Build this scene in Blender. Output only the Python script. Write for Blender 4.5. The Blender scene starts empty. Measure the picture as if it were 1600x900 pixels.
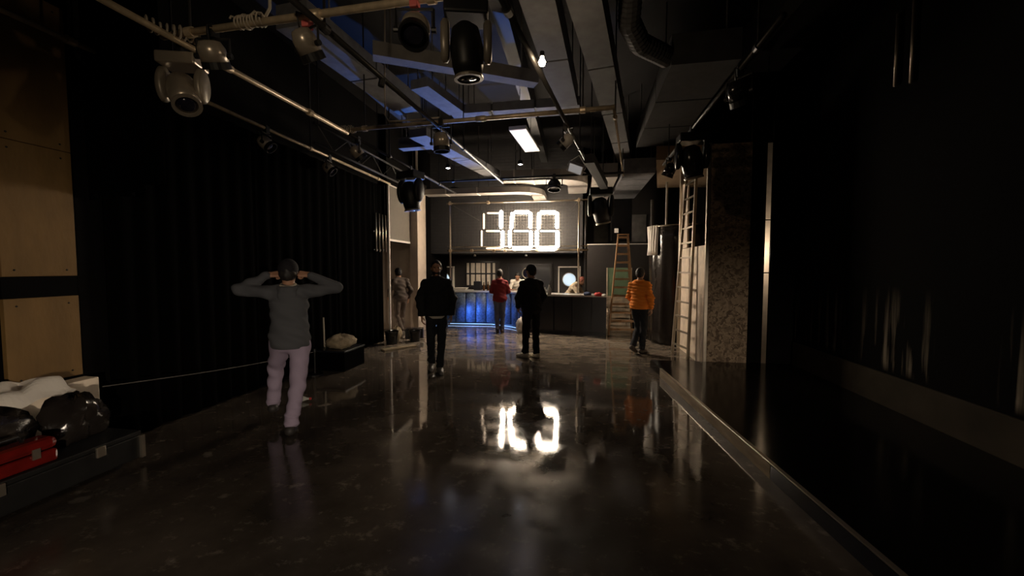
import bpy, math, random
import numpy as np
from mathutils import Vector, Matrix

# ------------------------------------------------------------------ camera, world, exposure
SC = bpy.context.scene
COL = SC.collection
F_PX, CAM_H = 620.0, 1.65
YAW, PITCH = math.atan(100 / 620.0), math.atan(32 / 620.0)
cam_d = bpy.data.cameras.new('camera')
cam_d.sensor_width = 36.0
cam_d.lens = F_PX / 1600.0 * 36.0
cam_d.clip_start = 0.05
cam = bpy.data.objects.new('camera', cam_d)
COL.objects.link(cam)
cam.location = (0, 0, CAM_H)
cam.rotation_euler = (math.pi / 2 - PITCH, 0, YAW)
SC.camera = cam
SC.view_settings.view_transform = 'Standard'
SC.view_settings.look = 'None'
SC.view_settings.exposure = 0.0
SC.view_settings.gamma = 1.0
SC.view_settings.use_curve_mapping = False
W = bpy.data.worlds.new('world')
SC.world = W
W.use_nodes = True
W.node_tree.nodes['Background'].inputs[0].default_value = (0.5, 0.42, 0.34, 1)
W.node_tree.nodes['Background'].inputs[1].default_value = 0.0015
rnd = random.Random(7)

# light levels (each lamp is built further down, in its own fixture)
SIGN_LIT, SIGN_DIM = 70.0, 3.2
BULB_W, BLUE_W, FILL_W = 7.0, 1700.0, 950.0

# camera geometry, used only to read real positions off the photograph's pixels
_f0 = Vector((-math.sin(YAW), math.cos(YAW), 0)); _r = Vector((math.cos(YAW), math.sin(YAW), 0))
_f = _f0 * math.cos(PITCH) + Vector((0, 0, -math.sin(PITCH))); _u = _r.cross(_f)
_C = Vector((0, 0, CAM_H))
def ray(px, py): return _f + _r * ((px - 800) / F_PX) + _u * ((450 - py) / F_PX)
def atz(px, py, z): d = ray(px, py); return _C + d * ((z - CAM_H) / d.z)
def aty(px, py, y): d = ray(px, py); return _C + d * (y / d.y)
def atx(px, py, x): d = ray(px, py); return _C + d * (x / d.x)

# ------------------------------------------------------------------ materials
def mat(name, col, rough=0.6, metal=0.0, spec=0.5, var=0.0, scale=6.0, bump=0.0, bscale=40.0, stretch=(1, 1, 1),
        emit=None, estr=0.0, trans=0.0, rvar=0.0):
    m = bpy.data.materials.new(name); m.use_nodes = True
    nt = m.node_tree; b = nt.nodes['Principled BSDF']
    b.inputs['Base Color'].default_value = (*col, 1)
    b.inputs['Roughness'].default_value = rough
    b.inputs['Metallic'].default_value = metal
    b.inputs['Specular IOR Level'].default_value = spec
    if emit: b.inputs['Emission Color'].default_value = (*emit, 1); b.inputs['Emission Strength'].default_value = estr
    if trans: b.inputs['Transmission Weight'].default_value = trans
    tc = mp = None
    if var or bump or rvar:
        tc = nt.nodes.new('ShaderNodeTexCoord'); mp = nt.nodes.new('ShaderNodeMapping')
        mp.inputs['Scale'].default_value = stretch
        nt.links.new(tc.outputs['Object'], mp.inputs['Vector'])
    if var or rvar:
        n = nt.nodes.new('ShaderNodeTexNoise'); n.inputs['Scale'].default_value = scale; n.inputs['Detail'].default_value = 6
        nt.links.new(mp.outputs[0], n.inputs['Vector'])
        if var:
            r = nt.nodes.new('ShaderNodeValToRGB')
            r.color_ramp.elements[0].position = 0.3; r.color_ramp.elements[1].position = 0.7
            r.color_ramp.elements[0].color = (*[max(0, c * (1 - var)) for c in col], 1)
            r.color_ramp.elements[1].color = (*[min(1, c * (1 + var)) for c in col], 1)
            nt.links.new(n.outputs['Fac'], r.inputs['Fac']); nt.links.new(r.outputs[0], b.inputs['Base Color'])
        if rvar:
            q = nt.nodes.new('ShaderNodeMapRange')
            q.inputs['To Min'].default_value = max(0.02, rough - rvar); q.inputs['To Max'].default_value = min(1, rough + rvar)
            nt.links.new(n.outputs['Fac'], q.inputs['Value']); nt.links.new(q.outputs[0], b.inputs['Roughness'])
    if bump:
        n2 = nt.nodes.new('ShaderNodeTexNoise'); n2.inputs['Scale'].default_value = bscale; n2.inputs['Detail'].default_value = 4
        bp = nt.nodes.new('ShaderNodeBump'); bp.inputs['Strength'].default_value = bump; bp.inputs['Distance'].default_value = 0.01
        nt.links.new(mp.outputs[0], n2.inputs['Vector']); nt.links.new(n2.outputs['Fac'], bp.inputs['Height'])
        nt.links.new(bp.outputs[0], b.inputs['Normal'])
    return m

M = {}
M['black_wall'] = mat('black_wall', (0.003, 0.0026, 0.0026), 0.9, spec=0.08, var=0.4, scale=2, bump=0.2)
M['ceiling'] = mat('ceiling_black', (0.010, 0.009, 0.009), 0.9, spec=0.2, var=0.3, scale=2)
M['drape'] = mat('black_drape', (0.0013, 0.0012, 0.0012), 0.95, spec=0.02, bump=0.2, bscale=120)
M['plywood'] = mat('plywood', (0.19, 0.108, 0.034), 0.65, var=0.22, scale=5, stretch=(1, 1, 0.35), bump=0.15)
M['pale_board'] = mat('pale_board', (0.82, 0.70, 0.56), 0.7, var=0.12, scale=8, bump=0.1)
M['beige_paint'] = mat('beige_paint', (0.52, 0.43, 0.34), 0.7, var=0.08, scale=7, bump=0.1)
M['olive_panel'] = mat('olive_panel', (0.14, 0.12, 0.092), 0.7, var=0.06, scale=7)
M['white_trim'] = mat('white_trim', (0.78, 0.72, 0.64), 0.45)
M['steel'] = mat('scaffold_steel', (0.60, 0.48, 0.33), 0.38, metal=0.35, var=0.2, scale=14, rvar=0.1)
M['dark_pipe'] = mat('dark_painted_pipe', (0.03, 0.028, 0.026), 0.4, metal=0.4)
M['galv'] = mat('galvanised_duct', (0.15, 0.15, 0.158), 0.72, metal=0.0, spec=0.25, var=0.18, scale=9)
M['duct_dimmed'] = mat('dimmed_duct', (0.055, 0.054, 0.054), 0.6, spec=0.3, var=0.15, scale=9)  # duct grey darkened: the bulb's falling light is put into the colour
M['duct_mid'] = mat('grey_painted_duct', (0.12, 0.118, 0.118), 0.75, spec=0.2, var=0.15, scale=9)
M['galv_dark'] = mat('duct_flange', (0.04, 0.04, 0.04), 0.6, metal=0.3)
M['duct_white'] = mat('painted_duct', (0.33, 0.30, 0.27), 0.6, var=0.06)
M['beam'] = mat('concrete_beam', (0.16, 0.15, 0.14), 0.85, var=0.2, scale=6, bump=0.3)
M['black_metal'] = mat('black_metal', (0.012, 0.012, 0.012), 0.45, metal=0.2, var=0.3)
M['black_gloss'] = mat('black_gloss_plastic', (0.010, 0.010, 0.010), 0.18)
M['grey_cast'] = mat('grey_cast_housing', (0.30, 0.26, 0.21), 0.38, metal=0.3, var=0.1)
M['silver_can'] = mat('silver_can', (0.42, 0.36, 0.29), 0.3, metal=0.45, rvar=0.08)
M['pink_clamp'] = mat('pink_clamp', (0.75, 0.16, 0.15), 0.5)
M['lens'] = mat('lens_glass', (0.01, 0.01, 0.02), 0.04, spec=0.9)
M['cable'] = mat('pale_cable', (0.42, 0.36, 0.28), 0.6); M['dull_cord'] = mat('dull_cord', (0.10, 0.09, 0.08), 0.8)
M['black_cable'] = mat('black_cable', (0.012, 0.012, 0.012), 0.55)
M['white_plastic'] = mat('white_plastic', (0.72, 0.68, 0.62), 0.4)
M['green_board'] = mat('green_board', (0.16, 0.25, 0.14), 0.75, var=0.2, scale=4)
M['crate_wood'] = mat('crate_wood', (0.74, 0.62, 0.46), 0.75, var=0.2, scale=9, bump=0.2)
M['ladder_wood'] = mat('ladder_wood', (0.60, 0.36, 0.18), 0.55, var=0.15, scale=12)
M['alu'] = mat('aluminium', (0.50, 0.44, 0.36), 0.35, metal=0.9, var=0.1)
M['ladder_alu'] = mat('dull_aluminium', (0.30, 0.25, 0.19), 0.45, metal=0.4, var=0.15)
M['mesh_wire'] = mat('mesh_wire', (0.06, 0.055, 0.05), 0.5, metal=0.3)
M['bar_top'] = mat('bar_top', (0.50, 0.48, 0.46), 0.25, var=0.1)
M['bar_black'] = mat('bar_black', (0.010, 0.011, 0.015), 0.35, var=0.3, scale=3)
M['bar_blue'] = mat('bar_blue_front', (0.09, 0.13, 0.21), 0.5, metal=0.15, var=0.5, scale=22, bump=0.6, bscale=60)
M['paper_panel'] = mat('cream_panel', (0.60, 0.54, 0.45), 0.7, var=0.15, scale=4)
M['cabinet_dark'] = mat('cabinet_dark', (0.021, 0.017, 0.0155), 0.65, var=0.15)
M['red_gloss'] = mat('red_gloss', (0.13, 0.008, 0.006), 0.12, var=0.2, scale=9)
M['bag_black'] = mat('black_bag_plastic', (0.02, 0.016, 0.014), 0.18, bump=0.5, bscale=14)
M['sack'] = mat('pale_sack', (0.28, 0.22, 0.14), 0.85, var=0.25, scale=14, bump=0.4)
M['soffit'] = mat('brown_soffit', (0.25, 0.17, 0.10), 0.8, var=0.12, scale=3)
M['clear_sheet'] = mat('white_plastic_sheet', (0.78, 0.73, 0.66), 0.35, bump=0.3, bscale=18)

def osb():
    m = bpy.data.materials.new('strand_board'); m.use_nodes = True; nt = m.node_tree; b = nt.nodes['Principled BSDF']
    tc = nt.nodes.new('ShaderNodeTexCoord')
    v = nt.nodes.new('ShaderNodeTexVoronoi'); v.inputs['Scale'].default_value = 30; v.inputs['Randomness'].default_value = 1
    n = nt.nodes.new('ShaderNodeTexNoise'); n.inputs['Scale'].default_value = 9; n.inputs['Detail'].default_value = 3
    mx = nt.nodes.new('ShaderNodeMix'); mx.data_type = 'VECTOR'; mx.inputs['Factor'].default_value = 0.18
    nt.links.new(tc.outputs['Object'], n.inputs['Vector']); nt.links.new(tc.outputs['Object'], mx.inputs[4])
    nt.links.new(n.outputs['Color'], mx.inputs[5]); nt.links.new(mx.outputs[1], v.inputs['Vector'])
    sp = nt.nodes.new('ShaderNodeSeparateColor'); nt.links.new(v.outputs['Color'], sp.inputs[0])
    r = nt.nodes.new('ShaderNodeValToRGB'); e = r.color_ramp.elements
    e[0].color = (0.13, 0.085, 0.05, 1); e[1].color = (0.40, 0.29, 0.19, 1); e[0].position = 0.1; e[1].position = 0.8
    nt.links.new(sp.outputs[0], r.inputs['Fac']); nt.links.new(r.outputs[0], b.inputs['Base Color'])
    b.inputs['Roughness'].default_value = 0.7
    return m
M['osb'] = osb()

def brick_mat():
    m = bpy.data.materials.new('ribbed_grey_wall'); m.use_nodes = True; nt = m.node_tree; b = nt.nodes['Principled BSDF']
    tc = nt.nodes.new('ShaderNodeTexCoord'); mp = nt.nodes.new('ShaderNodeMapping'); mp.inputs['Rotation'].default_value = (math.pi / 2, 0, 0)
    br = nt.nodes.new('ShaderNodeTexBrick'); br.inputs['Scale'].default_value = 1.0
    br.inputs['Brick Width'].default_value = 0.24; br.inputs['Row Height'].default_value = 0.085; br.inputs['Mortar Size'].default_value = 0.009
    br.inputs['Color1'].default_value = (0.022, 0.0205, 0.021, 1); br.inputs['Color2'].default_value = (0.029, 0.027, 0.027, 1)
    br.inputs['Mortar'].default_value = (0.019, 0.017, 0.0155, 1)
    nt.links.new(tc.outputs['Object'], mp.inputs[0]); nt.links.new(mp.outputs[0], br.inputs['Vector'])
    nt.links.new(br.outputs['Color'], b.inputs['Base Color']); b.inputs['Roughness'].default_value = 0.7
    bp = nt.nodes.new('ShaderNodeBump'); bp.inputs['Strength'].default_value = 0.4; bp.inputs['Distance'].default_value = 0.01; bp.invert = True
    nt.links.new(br.outputs['Fac'], bp.inputs['Height']); nt.links.new(bp.outputs[0], b.inputs['Normal'])
    return m
M['brick'] = brick_mat()

def floor_mat(name, base=1.0, dust=1.0):
    m = bpy.data.materials.new(name); m.use_nodes = True; nt = m.node_tree; b = nt.nodes['Principled BSDF']
    N, L = nt.nodes.new, nt.links.new
    tc = N('ShaderNodeTexCoord')
    def noise(scale, detail, st=(1, 1, 1), rough=0.6):
        mp = N('ShaderNodeMapping'); mp.inputs['Scale'].default_value = st; L(tc.outputs['Object'], mp.inputs[0])
        n = N('ShaderNodeTexNoise'); n.inputs['Scale'].default_value = scale; n.inputs['Detail'].default_value = detail
        n.inputs['Roughness'].default_value = rough; L(mp.outputs[0], n.inputs['Vector']); return n.outputs['Fac']
    def ramp(fac, p0, p1, c0, c1):
        r = N('ShaderNodeValToRGB'); e = r.color_ramp.elements; e[0].position = p0; e[1].position = p1; e[0].color = (*c0, 1); e[1].color = (*c1, 1)
        L(fac, r.inputs['Fac']); return r.outputs[0]
    big = ramp(noise(0.9, 8), 0.35, 0.7, [c * base for c in (0.028, 0.0225, 0.018)], [c * base for c in (0.115, 0.094, 0.075)])
    fine = ramp(noise(6, 10, (1.0, 1.25, 1), 0.75), 0.56, 0.72, (0, 0, 0), (0.16 * dust, 0.14 * dust, 0.12 * dust))
    spots = ramp(noise(4.2, 3, (1, 1.1, 1), 0.5), 0.66, 0.72, (0, 0, 0), (0.10 * dust, 0.088 * dust, 0.075 * dust))
    sp = N('ShaderNodeMix'); sp.data_type = 'RGBA'; sp.blend_type = 'ADD'; sp.inputs['Factor'].default_value = 1; L(fine, sp.inputs[6]); L(spots, sp.inputs[7]); fine = sp.outputs[2]
    ad = N('ShaderNodeMix'); ad.data_type = 'RGBA'; ad.blend_type = 'ADD'; ad.inputs['Factor'].default_value = 1
    L(big, ad.inputs[6]); L(fine, ad.inputs[7]); L(ad.outputs[2], b.inputs['Base Color'])
    mr = N('ShaderNodeMapRange'); mr.inputs['From Min'].default_value = 0.44; mr.inputs['From Max'].default_value = 0.75
    mr.inputs['To Min'].default_value = 0.03; mr.inputs['To Max'].default_value = 0.15
    L(noise(2.6, 9, (1, 1, 1), 0.7), mr.inputs['Value']); sy = N('ShaderNodeSeparateXYZ'); L(tc.outputs['Object'], sy.inputs[0])
    wr = N('ShaderNodeMapRange'); wr.inputs['From Min'].default_value = 2.2; wr.inputs['From Max'].default_value = 3.4; wr.inputs['To Min'].default_value = 0.13; wr.inputs['To Max'].default_value = 0.0
    L(sy.outputs['Y'], wr.inputs['Value'])          # roughness added towards the camera end to blur the ceiling's reflections
    ra = N('ShaderNodeMath'); ra.operation = 'ADD'; L(mr.outputs[0], ra.inputs[0]); L(wr.outputs[0], ra.inputs[1]); L(ra.outputs[0], b.inputs['Roughness'])
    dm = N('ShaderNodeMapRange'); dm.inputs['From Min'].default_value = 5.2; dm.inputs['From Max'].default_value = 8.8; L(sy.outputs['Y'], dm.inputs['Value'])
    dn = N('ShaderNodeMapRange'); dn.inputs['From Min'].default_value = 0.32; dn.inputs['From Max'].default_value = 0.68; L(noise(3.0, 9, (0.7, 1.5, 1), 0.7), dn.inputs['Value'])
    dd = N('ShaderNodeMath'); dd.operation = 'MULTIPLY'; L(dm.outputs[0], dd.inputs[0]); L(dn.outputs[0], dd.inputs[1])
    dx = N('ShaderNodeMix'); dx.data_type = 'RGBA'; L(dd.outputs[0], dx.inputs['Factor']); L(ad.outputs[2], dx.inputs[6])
    dx.inputs[7].default_value = (0.40, 0.335, 0.27, 1); L(dx.outputs[2], b.inputs['Base Color'])      # paler dusty floor by the bar, with the lit wall's sheen painted in
    b1 = N('ShaderNodeBump'); b1.inputs['Strength'].default_value = 0.06; b1.inputs['Distance'].default_value = 0.004
    L(noise(2.2, 2), b1.inputs['Height'])
    b2 = N('ShaderNodeBump'); b2.inputs['Strength'].default_value = 0.06; b2.inputs['Distance'].default_value = 0.003
    L(noise(26, 7, (0.6, 1.6, 1)), b2.inputs['Height']); L(b1.outputs[0], b2.inputs['Normal']); L(b2.outputs[0], b.inputs['Normal'])
    b.inputs['Specular IOR Level'].default_value = 0.5
    return m
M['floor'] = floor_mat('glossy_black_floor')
M['stage_floor'] = mat('black_platform_top', (0.003, 0.0027, 0.0026), 0.14, spec=0.35, rvar=0.06, scale=3)

def smeared_wall():
    m = bpy.data.materials.new('black_wall_with_white_smears'); m.use_nodes = True; nt = m.node_tree; b = nt.nodes['Principled BSDF']
    N, L = nt.nodes.new, nt.links.new
    tc = N('ShaderNodeTexCoord'); sx = N('ShaderNodeSeparateXYZ'); L(tc.outputs['Object'], sx.inputs[0])
    def noise(scale, st, detail=5):
        mp = N('ShaderNodeMapping'); mp.inputs['Scale'].default_value = st; L(tc.outputs['Object'], mp.inputs[0])
        n = N('ShaderNodeTexNoise'); n.inputs['Scale'].default_value = scale; n.inputs['Detail'].default_value = detail; L(mp.outputs[0], n.inputs['Vector']); return n.outputs['Fac']
    def mrange(v, a, c, o0=0.0, o1=1.0):
        r = N('ShaderNodeMapRange'); r.inputs['From Min'].default_value = a; r.inputs['From Max'].default_value = c
        r.inputs['To Min'].default_value = o0; r.inputs['To Max'].default_value = o1; L(v, r.inputs['Value']); return r.outputs[0]
    def mul(a, c):
        k = N('ShaderNodeMath'); k.operation = 'MULTIPLY'; L(a, k.inputs[0]); L(c, k.inputs[1]); return k.outputs[0]
    st = mrange(noise(7, (1, 1.6, 0.10)), 0.52, 0.66)          # vertical brush and drip marks
    clump = mrange(noise(1.1, (1, 1.4, 0.05), 2), 0.45, 0.58)
    lo = mrange(sx.outputs['Z'], 0.50, 0.60); hi = mrange(sx.outputs['Z'], 0.75, 1.45, 1.0, 0.0)
    f = mul(mul(st, clump), mul(lo, hi))
    mx = N('ShaderNodeMix'); mx.data_type = 'RGBA'; L(f, mx.inputs['Factor'])
    mx.inputs[6].default_value = (0.0025, 0.0022, 0.0022, 1); mx.inputs[7].default_value = (0.20, 0.17, 0.13, 1)
    L(mx.outputs[2], b.inputs['Base Color']); b.inputs['Roughness'].default_value = 0.9; b.inputs['Specular IOR Level'].default_value = 0.06
    return m
M['smear'] = smeared_wall()
M['skirting'] = mat('brown_skirting', (0.030, 0.023, 0.015), 0.8, spec=0.15, var=0.3, scale=3)
M['riser'] = mat('riser_wood', (0.34, 0.26, 0.17), 0.6, var=0.3, scale=5, stretch=(3, 0.5, 3))

def glow(name, col, s): return mat(name, (0.8, 0.8, 0.8), 0.5, emit=col, estr=s)
M['tube_lit'] = glow('lit_tube', (1.0, 0.82, 0.62), SIGN_LIT)
M['tube_dim'] = glow('dim_tube', (1.0, 0.72, 0.48), SIGN_DIM)
M['bulb'] = glow('glowing_bulb', (1.0, 0.76, 0.50), 60)
M['down_white'] = glow('downlight_glow', (0.95, 0.90, 1.0), 22)
M['blue_glow'] = glow('blue_glow', (0.08, 0.26, 1.0), 1.1)
M['led_blue'] = glow('blue_led_strip', (0.30, 0.55, 1.0), 1.3)
M['porthole_glow'] = glow('porthole_glow', (0.45, 0.70, 0.90), 0.85)
M['lamp_panel'] = glow('warm_panel_glow', (1.0, 0.80, 0.64), 0.34)
M['flood_fill'] = glow('flood_fill_glass', (1.0, 0.95, 0.92), 0.22)  # lamp is off; the glow stands in for light falling on its glass
M['slit_glow'] = glow('small_lamp_glow', (1.0, 0.85, 0.65), 2.0)

# ------------------------------------------------------------------ mesh tools
class MB:
    def __init__(self): self.v, self.f = [], []
    def add(self, vs, fs):
        n = len(self.v); self.v += [Vector(p) for p in vs]; self.f += [tuple(i + n for i in q) for q in fs]; return self
    def box(self, lo, hi, xf=None):
        x0, y0, z0 = lo; x1, y1, z1 = hi
        vs = [Vector(p) for p in ((x0, y0, z0), (x1, y0, z0), (x1, y1, z0), (x0, y1, z0), (x0, y0, z1), (x1, y0, z1), (x1, y1, z1), (x0, y1, z1))]
        if xf: vs = [xf @ p for p in vs]
        return self.add(vs, [(3, 2, 1, 0), (4, 5, 6, 7), (0, 1, 5, 4), (1, 2, 6, 5), (2, 3, 7, 6), (3, 0, 4, 7)])
    def bar(self, a, b, w, h, up=(0, 0, 1)):          # box along a-b, w across, h along up
        a, b = Vector(a), Vector(b); d = (b - a); L = d.length; d.normalize()
        s = d.cross(Vector(up)); s = s.normalized() if s.length > 1e-5 else Vector((1, 0, 0)); t = s.cross(d)
        vs = [a + s * (i * w / 2) + t * (j * h / 2) + d * (k * L) for k in (0, 1) for i, j in ((-1, -1), (1, -1), (1, 1), (-1, 1))]
        return self.add(vs, [(0, 1, 2, 3), (7, 6, 5, 4), (0, 4, 5, 1), (1, 5, 6, 2), (2, 6, 7, 3), (3, 7, 4, 0)])
    def tube(self, pts, r, n=8, cap=True, closed=False):
        pts = [Vector(p) for p in pts]; m = len(pts); rs = r if isinstance(r, (list, tuple)) else [r] * m
        up = None; base = len(self.v); vs = []
        for i, p in enumerate(pts):
            if closed: d = pts[(i + 1) % m] - pts[i - 1]
            else: d = pts[min(i + 1, m - 1)] - pts[max(i - 1, 0)]
            d = d.normalized() if d.length > 1e-9 else Vector((0, 0, 1))
            if up is None: up = d.orthogonal().normalized()
            up = (up - d * up.dot(d)); up = up.normalized() if up.length > 1e-6 else d.orthogonal().normalized()
            s = d.cross(up)
            for k in range(n):
                a = 2 * math.pi * k / n; vs.append(p + (up * math.cos(a) + s * math.sin(a)) * rs[i])
        fs = []
        for i in range(m if closed else m - 1):
            j = (i + 1) % m
            for k in range(n): fs.append((i * n + k, i * n + (k + 1) % n, j * n + (k + 1) % n, j * n + k))
        if cap and not closed: fs += [tuple(range(n - 1, -1, -1)), tuple((m - 1) * n + k for k in range(n))]
        return self.add(vs, fs)
    def lathe(self, prof, xf=None, n=20):             # prof: (radius, z) along local z
        vs, fs = [], []
        for r, z in prof:
            for k in range(n):
                a = 2 * math.pi * k / n; vs.append(Vector((r * math.cos(a), r * math.sin(a), z)))
        for i in range(len(prof) - 1):
            for k in range(n): fs.append((i * n + k, i * n + (k + 1) % n, (i + 1) * n + (k + 1) % n, (i + 1) * n + k))
        if prof[0][0] > 1e-6: fs.append(tuple(range(n - 1, -1, -1)))
        if prof[-1][0] > 1e-6: fs.append(tuple((len(prof) - 1) * n + k for k in range(n)))
        if xf: vs = [xf @ p for p in vs]
        return self.add(vs, fs)
    def prism(self, poly, z0, z1):                    # poly in xy
        n = len(poly); vs = [(x, y, z0) for x, y in poly] + [(x, y, z1) for x, y in poly]
        return self.add(vs, [tuple(range(n - 1, -1, -1)), tuple(range(n, 2 * n))] + [(i, (i + 1) % n, n + (i + 1) % n, n + i) for i in range(n)])
    def grid(self, fn, nu, nv, thick=None):
        vs = [fn(i / nu, j / nv) for j in range(nv + 1) for i in range(nu + 1)]
        fs = [(j * (nu + 1) + i, j * (nu + 1) + i + 1, (j + 1) * (nu + 1) + i + 1, (j + 1) * (nu + 1) + i) for j in range(nv) for i in range(nu)]
        return self.add(vs, fs)
    def build(self, name, m, parent=None, smooth=False, solid=0.0, bevel=0.0):
        off = parent_origin(parent)
        me = bpy.data.meshes.new(name); me.from_pydata([tuple(p - off) for p in self.v], [], self.f); me.validate()
        if isinstance(m, str): m = M[m]
        me.materials.append(m)
        if smooth: me.polygons.foreach_set('use_smooth', [True] * len(me.polygons))
        o = bpy.data.objects.new(name, me); COL.objects.link(o)
        if parent: o.parent = parent
        if solid: s = o.modifiers.new('thickness', 'SOLIDIFY'); s.thickness = solid; s.offset = 0
        if bevel: s = o.modifiers.new('bevel', 'BEVEL'); s.width = bevel; s.segments = 2; s.limit_method = 'ANGLE'
        if smooth == 'auto':
            for e in (): pass
        return o
def parent_origin(p):
    o = Vector((0, 0, 0))
    while p: o += Vector(p.location); p = p.parent
    return o
def thing(name, label, cat, loc=(0, 0, 0), group=None):
    o = bpy.data.objects.new(name, None); COL.objects.link(o); o.location = loc; o.empty_display_size = 0.1
    return tag(o, label, cat, group)
def tag(o, label, cat=None, group=None, kind=None):
    o['label'] = label
    if cat: o['category'] = cat
    if group: o['group'] = group
    if kind: o['kind'] = kind
    return o
def struct(name, mb, m, label, **k):
    o = mb.build(name, m, **k); return tag(o, label, kind='structure')
def frame(loc, z_dir, x_hint=(1, 0, 0)):
    z = Vector(z_dir).normalized(); x = Vector(x_hint); x = x - z * x.dot(z)
    x = x.normalized() if x.length > 1e-4 else z.orthogonal().normalized(); y = z.cross(x)
    return Matrix(((x.x, y.x, z.x, loc[0]), (x.y, y.y, z.y, loc[1]), (x.z, y.z, z.z, loc[2]), (0, 0, 0, 1)))
def lamp(kind, name, loc, col, watts, parent, size=0.05, aim=None, spot=1.0, blend=0.5):
    d = bpy.data.lights.new(name, kind); d.color = col; d.energy = watts
    if kind != 'AREA': d.shadow_soft_size = size
    if kind == 'SPOT': d.spot_size = spot; d.spot_blend = blend
    o = bpy.data.objects.new(name, d); COL.objects.link(o); o.location = Vector(loc) - parent_origin(parent)
    if aim is not None: o.rotation_euler = (Vector(aim) - Vector(loc)).to_track_quat('-Z', 'Y').to_euler()
    o.parent = parent
    return o

# ------------------------------------------------------------------ the setting
XL, XR, YB, YF, ZC = -4.3, 3.4, 13.0, -6.0, 5.0
struct('floor', MB().box((XL - 1.6, YF, -0.1), (XR + 0.2, YB + 0.2, 0)), 'floor', 'glossy scuffed black floor reflecting the lit sign')
struct('ceiling', MB().box((XL - 1.6, YF, ZC), (XR + 0.2, YB + 0.2, ZC + 0.15)), 'ceiling', 'black ceiling slab high above the ducts')
struct('wall_left', MB().box((XL - 0.15, YF, 0), (XL, 8.32, ZC)), 'black_wall', 'long black wall on the left behind the curtains')
struct('wall_right', MB().box((XR, YF, 0), (XR + 0.15, YB, ZC)), 'smear', 'black wall on the right with white paint smears low down')
struct('wall_back', MB().box((XL - 1.6, YB, 0), (XR + 0.15, YB + 0.15, ZC)), 'cabinet_dark', 'dark wall at the far end behind the bar')
struct('wall_front', MB().box((XL - 1.6, YF - 0.15, 0), (XR + 0.15, YF, ZC)), 'black_wall', 'black wall at the near end of the hall')
struct('wall_bulkhead', MB().box((XL, 11.4, 2.07), (0.17, YB - 0.01, ZC)), 'brick', 'grey brick bulkhead wall above the bar behind the sign')
struct('wall_corridor', MB().box((XL - 1.5, 8.0, 0), (XL - 1.4, YB, ZC)), 'black_wall', 'dark wall inside the left doorway')
struct('wall_doorway', MB().box((XL - 0.15, 8.32, 2.27), (-4.15, 9.95, ZC)), 'black_wall', 'black wall above the doorway on the left')
struct('wall_jamb', MB().box((XL - 1.4, 9.95, 0), (-4.15, 10.1, ZC)), 'beige_paint', 'beige wall seen through the left doorway')
struct('wall_recess', MB().box((XL - 0.15, 10.1, 0), (XL, YB, ZC)), 'black_wall', 'black wall between the beige pillar and the bar')
struct('baseboard_right', MB().box((XR - 0.03, YF, 0.0), (XR, 6.80, 0.48)), 'skirting', 'broad brown skirting board along the right wall', bevel=0.006)
struct('trim_1', MB().bar((-4.13, 8.34, 2.27), (-4.13, 9.49, 2.27), 0.03, 0.05), 'white_trim', 'white trim strip along the bottom of the panel above the doorway')
struct('trim_2', MB().bar((-4.13, 8.35, 0.0), (-4.13, 8.35, 3.48), 0.035, 0.035, (1, 0, 0)), 'white_trim', 'thin white upright edge of the left doorway')
struct('trim_3', MB().bar((-4.13, 8.34, 3.49), (-4.13, 9.49, 3.49), 0.03, 0.03), 'white_trim', 'white trim strip along the top of the panel above the doorway')
tag(MB().box((-4.148, 8.37, 2.30), (-4.12, 9.49, 3.47)).build('overdoor_panel', 'olive_panel', bevel=0.004),
    'plain olive panel edged with white strips above the left doorway', 'panel')
t = thing('pillar', 'pale beige pillar between the left doorway and the bar', 'pillar', (-4.06, 9.78, 0))
MB().box((-4.148, 9.5, 0), (-3.93, 10.06, 3.72)).build('shaft', 'beige_paint', t, bevel=0.01)
MB().box((-4.148, 9.48, 3.722), (-3.91, 10.08, 3.80)).build('cap', 'beige_paint', t, bevel=0.008)

# plywood facing on the left wall
t = thing('plywood_facing', 'tall brown plywood facing on the left wall with a dark band', 'wall panel', (-4.25, 2.56, 0))
for z0, z1 in ((0.72, 1.41), (1.58, 2.62), (2.625, 3.8)):
    p = MB().box((XL + 0.002, 2.33, z0), (-4.255, 2.79, z1)).build('panel', 'plywood', t, bevel=0.003)
    for yy in (2.40, 2.72):
        for zz in (z0 + 0.05, z1 - 0.06):
            MB().lathe([(0.008, 0), (0.006, 0.004)], frame((-4.255, yy, zz), (1, 0, 0)), 8).build('screw', 'black_metal', p)
MB().box((XL + 0.002, 2.33, 1.412), (-4.268, 2.79, 1.578)).build('band', 'black_wall', t)

# black drapes on the left
def drape(name, label, x, y0, y1, z0, z1, amp=0.03, wl=0.22, seed=0, group=None, m='drape'):
    r = random.Random(seed); ph = [r.uniform(0, 6) for _ in range(4)]; nu = int((y1 - y0) / wl * 10)
    def fn(u, v):
        y = y0 + (y1 - y0) * u; z = z0 + (z1 - z0) * v
        a = amp * (0.45 + 0.55 * (1 - v))
        return (x + a * math.sin(2 * math.pi * y / wl + ph[0] + 0.8 * math.sin(y * 1.7 + ph[1])) + 0.3 * a * math.sin(y * 9 + z * 0.6 + ph[2]), y, z)
    o = MB().grid(fn, nu, 8).build(name, m, smooth=True, solid=0.012)
    return tag(o, label, 'curtain', group)
drape('stage_curtain', 'black stage curtain hanging next to the plywood facing', -4.24, 3.0, 4.7, 0.02, 3.44, seed=1)
drape('stage_curtain', 'black stage curtain behind the man holding his head', -4.24, 4.74, 6.5, 0.02, 3.44, seed=2)
drape('stage_curtain', 'black stage curtain hanging next to the doorway', -4.24, 6.54, 8.28, 0.02, 3.44, seed=3)

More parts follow.
